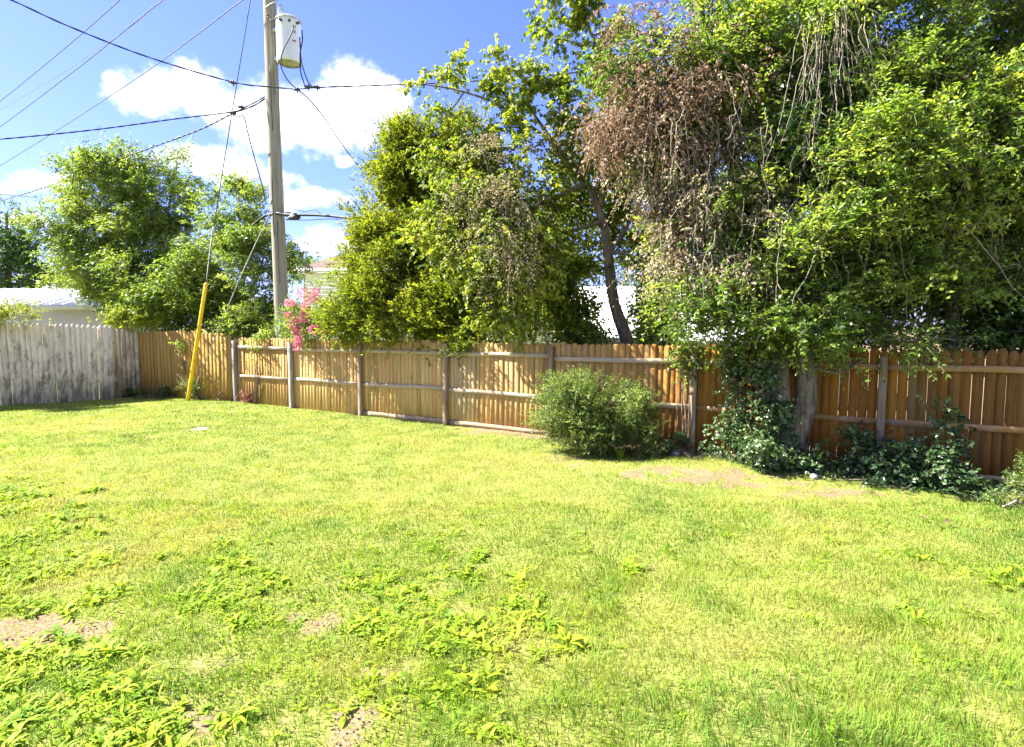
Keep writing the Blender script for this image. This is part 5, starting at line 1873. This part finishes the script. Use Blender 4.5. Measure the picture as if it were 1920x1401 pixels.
def strap_leaves(pos, az, elev, L, Wd, tint, curl=1.0):
    """arched weed leaf in four cross rows"""
    n = len(pos)
    h = np.stack([np.cos(az), np.sin(az), np.zeros(n)], 1)
    s = np.stack([-np.sin(az), np.cos(az), np.zeros(n)], 1)
    up = np.array([0, 0, 1.0])
    p = pos.copy()
    rows = []
    e = elev.copy()
    for i, (w, st) in enumerate([(.25, 0), (.9, .35), (1.0, .33), (.05, .32)]):
        p = p + (h * np.cos(e)[:, None] + up * np.sin(e)[:, None]) * (L * st)[:, None]
        e = e - .45 * curl
        rows += [p - s * (Wd * w * .5)[:, None] + up * (Wd * w * .12)[:, None], p + s * (Wd * w * .5)[:, None] + up * (Wd * w * .12)[:, None]]
    v = np.stack(rows, 1).reshape(-1, 3)
    b = np.arange(n)[:, None] * 8
    f = np.concatenate([b + np.array([[0, 1, 3, 2]]), b + np.array([[2, 3, 5, 4]]), b + np.array([[4, 5, 7, 6]])], 1).reshape(-1, 4)
    return v, f, np.repeat(tint, 3)


def build_weeds():
    rng = np.random.default_rng(200)
    parts = []
    n = 16000
    x = rng.uniform(-7.5, 4.5, n)
    y = rng.uniform(2.3, 8.5, n)
    ok = (np.abs(x) < .93 * y + 1.2)
    x, y = x[ok], y[ok]
    x, y = x[soil(x, y) < .5], y[soil(x, y) < .5]      # none on the bare soil
    # thick at the lower left, a few elsewhere
    dens = np.clip((5.6 - y) / 1.2, 0, 1) * np.clip((.5 - x) / .9, 0, 1)
    dens = np.maximum(dens, np.clip((-.72 * y - x) / .8, 0, 1) * np.clip((8.2 - y) / 1.5, 0, 1) * .8)
    dens = np.maximum(dens, .05 * (y < 6))
    cl = fbm(x * 1.7, y * 1.7, 15, 3)
    keep = rng.uniform(0, 1, len(x)) < dens * np.clip((cl - .36) * 5, 0, 1) * .4
    pick = rng.uniform(0, 1, len(x)) < dens * np.clip((cl - .30) * 4, 0, 1) * .085
    px_, py_ = x[pick], y[pick]
    m_ = rng.integers(4, 10, len(px_))
    ii = np.repeat(np.arange(len(px_)), m_)
    sp_ = rng.uniform(.05, .13, len(px_))[ii]
    x = np.concatenate([x[keep], px_[ii] + rng.normal(0, 1, len(ii)) * sp_])
    y = np.concatenate([y[keep], py_[ii] + rng.normal(0, 1, len(ii)) * sp_])
    big = np.concatenate([np.full(keep.sum(), .8), rng.uniform(.9, 1.35, len(px_))[ii]])
    print('weeds', len(x))
    for i in range(3):
        sel = np.arange(len(x)) % 3 == i
        a, b = x[sel], y[sel]
        k = (11, 8, 14)[i]
        sz = rng.uniform(.55, 1.25, len(a)) * big[sel]
        pos = np.stack([a, b, gz(a, b)], 1)
        P_ = np.repeat(pos, k, 0) + rng.normal(0, .012, (len(a) * k, 3)) * (1, 1, .2)
        m = len(P_)
        az = rng.uniform(0, 6.283, m)
        el = rng.uniform(.4, 1.45, m)
        L = np.minimum(np.repeat(sz, k) * rng.uniform(.06, .15, m), .165) * (1, .8, .6)[i]
        ti = np.clip(np.repeat(rng.normal(.6, .25, len(a)), k) + rng.normal(0, .15, m), 0, 1)
        parts.append(strap_leaves(P_, az, el, L, L * rng.uniform(.6, 1.3, m) * (.13, .24, .34)[i], ti, rng.uniform(.6, 1.2)))
    # creeping clover-like leaves among them
    nn = 26000
    cx, cy = rng.uniform(-7, 1.2, nn), rng.uniform(2.3, 7.5, nn)
    ok = (np.abs(cx) < .93 * cy + 1.0) & (fbm(cx * 2.3, cy * 2.3, 19, 3) > .53)
    pr = np.clip((5.8 - cy) / 1.2, .0, 1) * np.clip((.9 - cx) / 1.2, 0, 1)
    pr = np.maximum(pr, np.clip((-.6 * cy - cx) / .8, 0, 1) * .9)
    ok &= rng.uniform(0, 1, nn) < pr
    cx, cy = cx[ok], cy[ok]
    n2 = len(cx)
    pos = np.stack([cx, cy, gz(cx, cy) + rng.uniform(.02, .055, n2)], 1)
    dd = rng.normal(size=(n2, 3)) * (1, 1, .25)
    nr = rng.normal(0, .35, (n2, 3))
    nr[:, 2] += 1
    L = rng.uniform(.014, .030, n2)
    v, f_, m_ = leaf_quads(pos, dd, nr, L, L * .7, .1, 'rhomb')
    parts.append((v, f_, np.clip(rng.normal(.5, .25, n2), 0, 1)))
    v, f_, t = merge(parts)
    tag(mobj('broadleaf_weeds', np_mesh('broadleaf_weeds', v, f_, t), 'weed_leaf'), 'broad leaved lime green weeds thick in the lower left lawn', 'weeds', kind='stuff')


build_grass()
build_weeds()

print('total tris', sum(sum(len(p.vertices) - 2 for p in m.polygons) if len(m.polygons) < 2000 else 2 * len(m.polygons) for m in bpy.data.meshes))
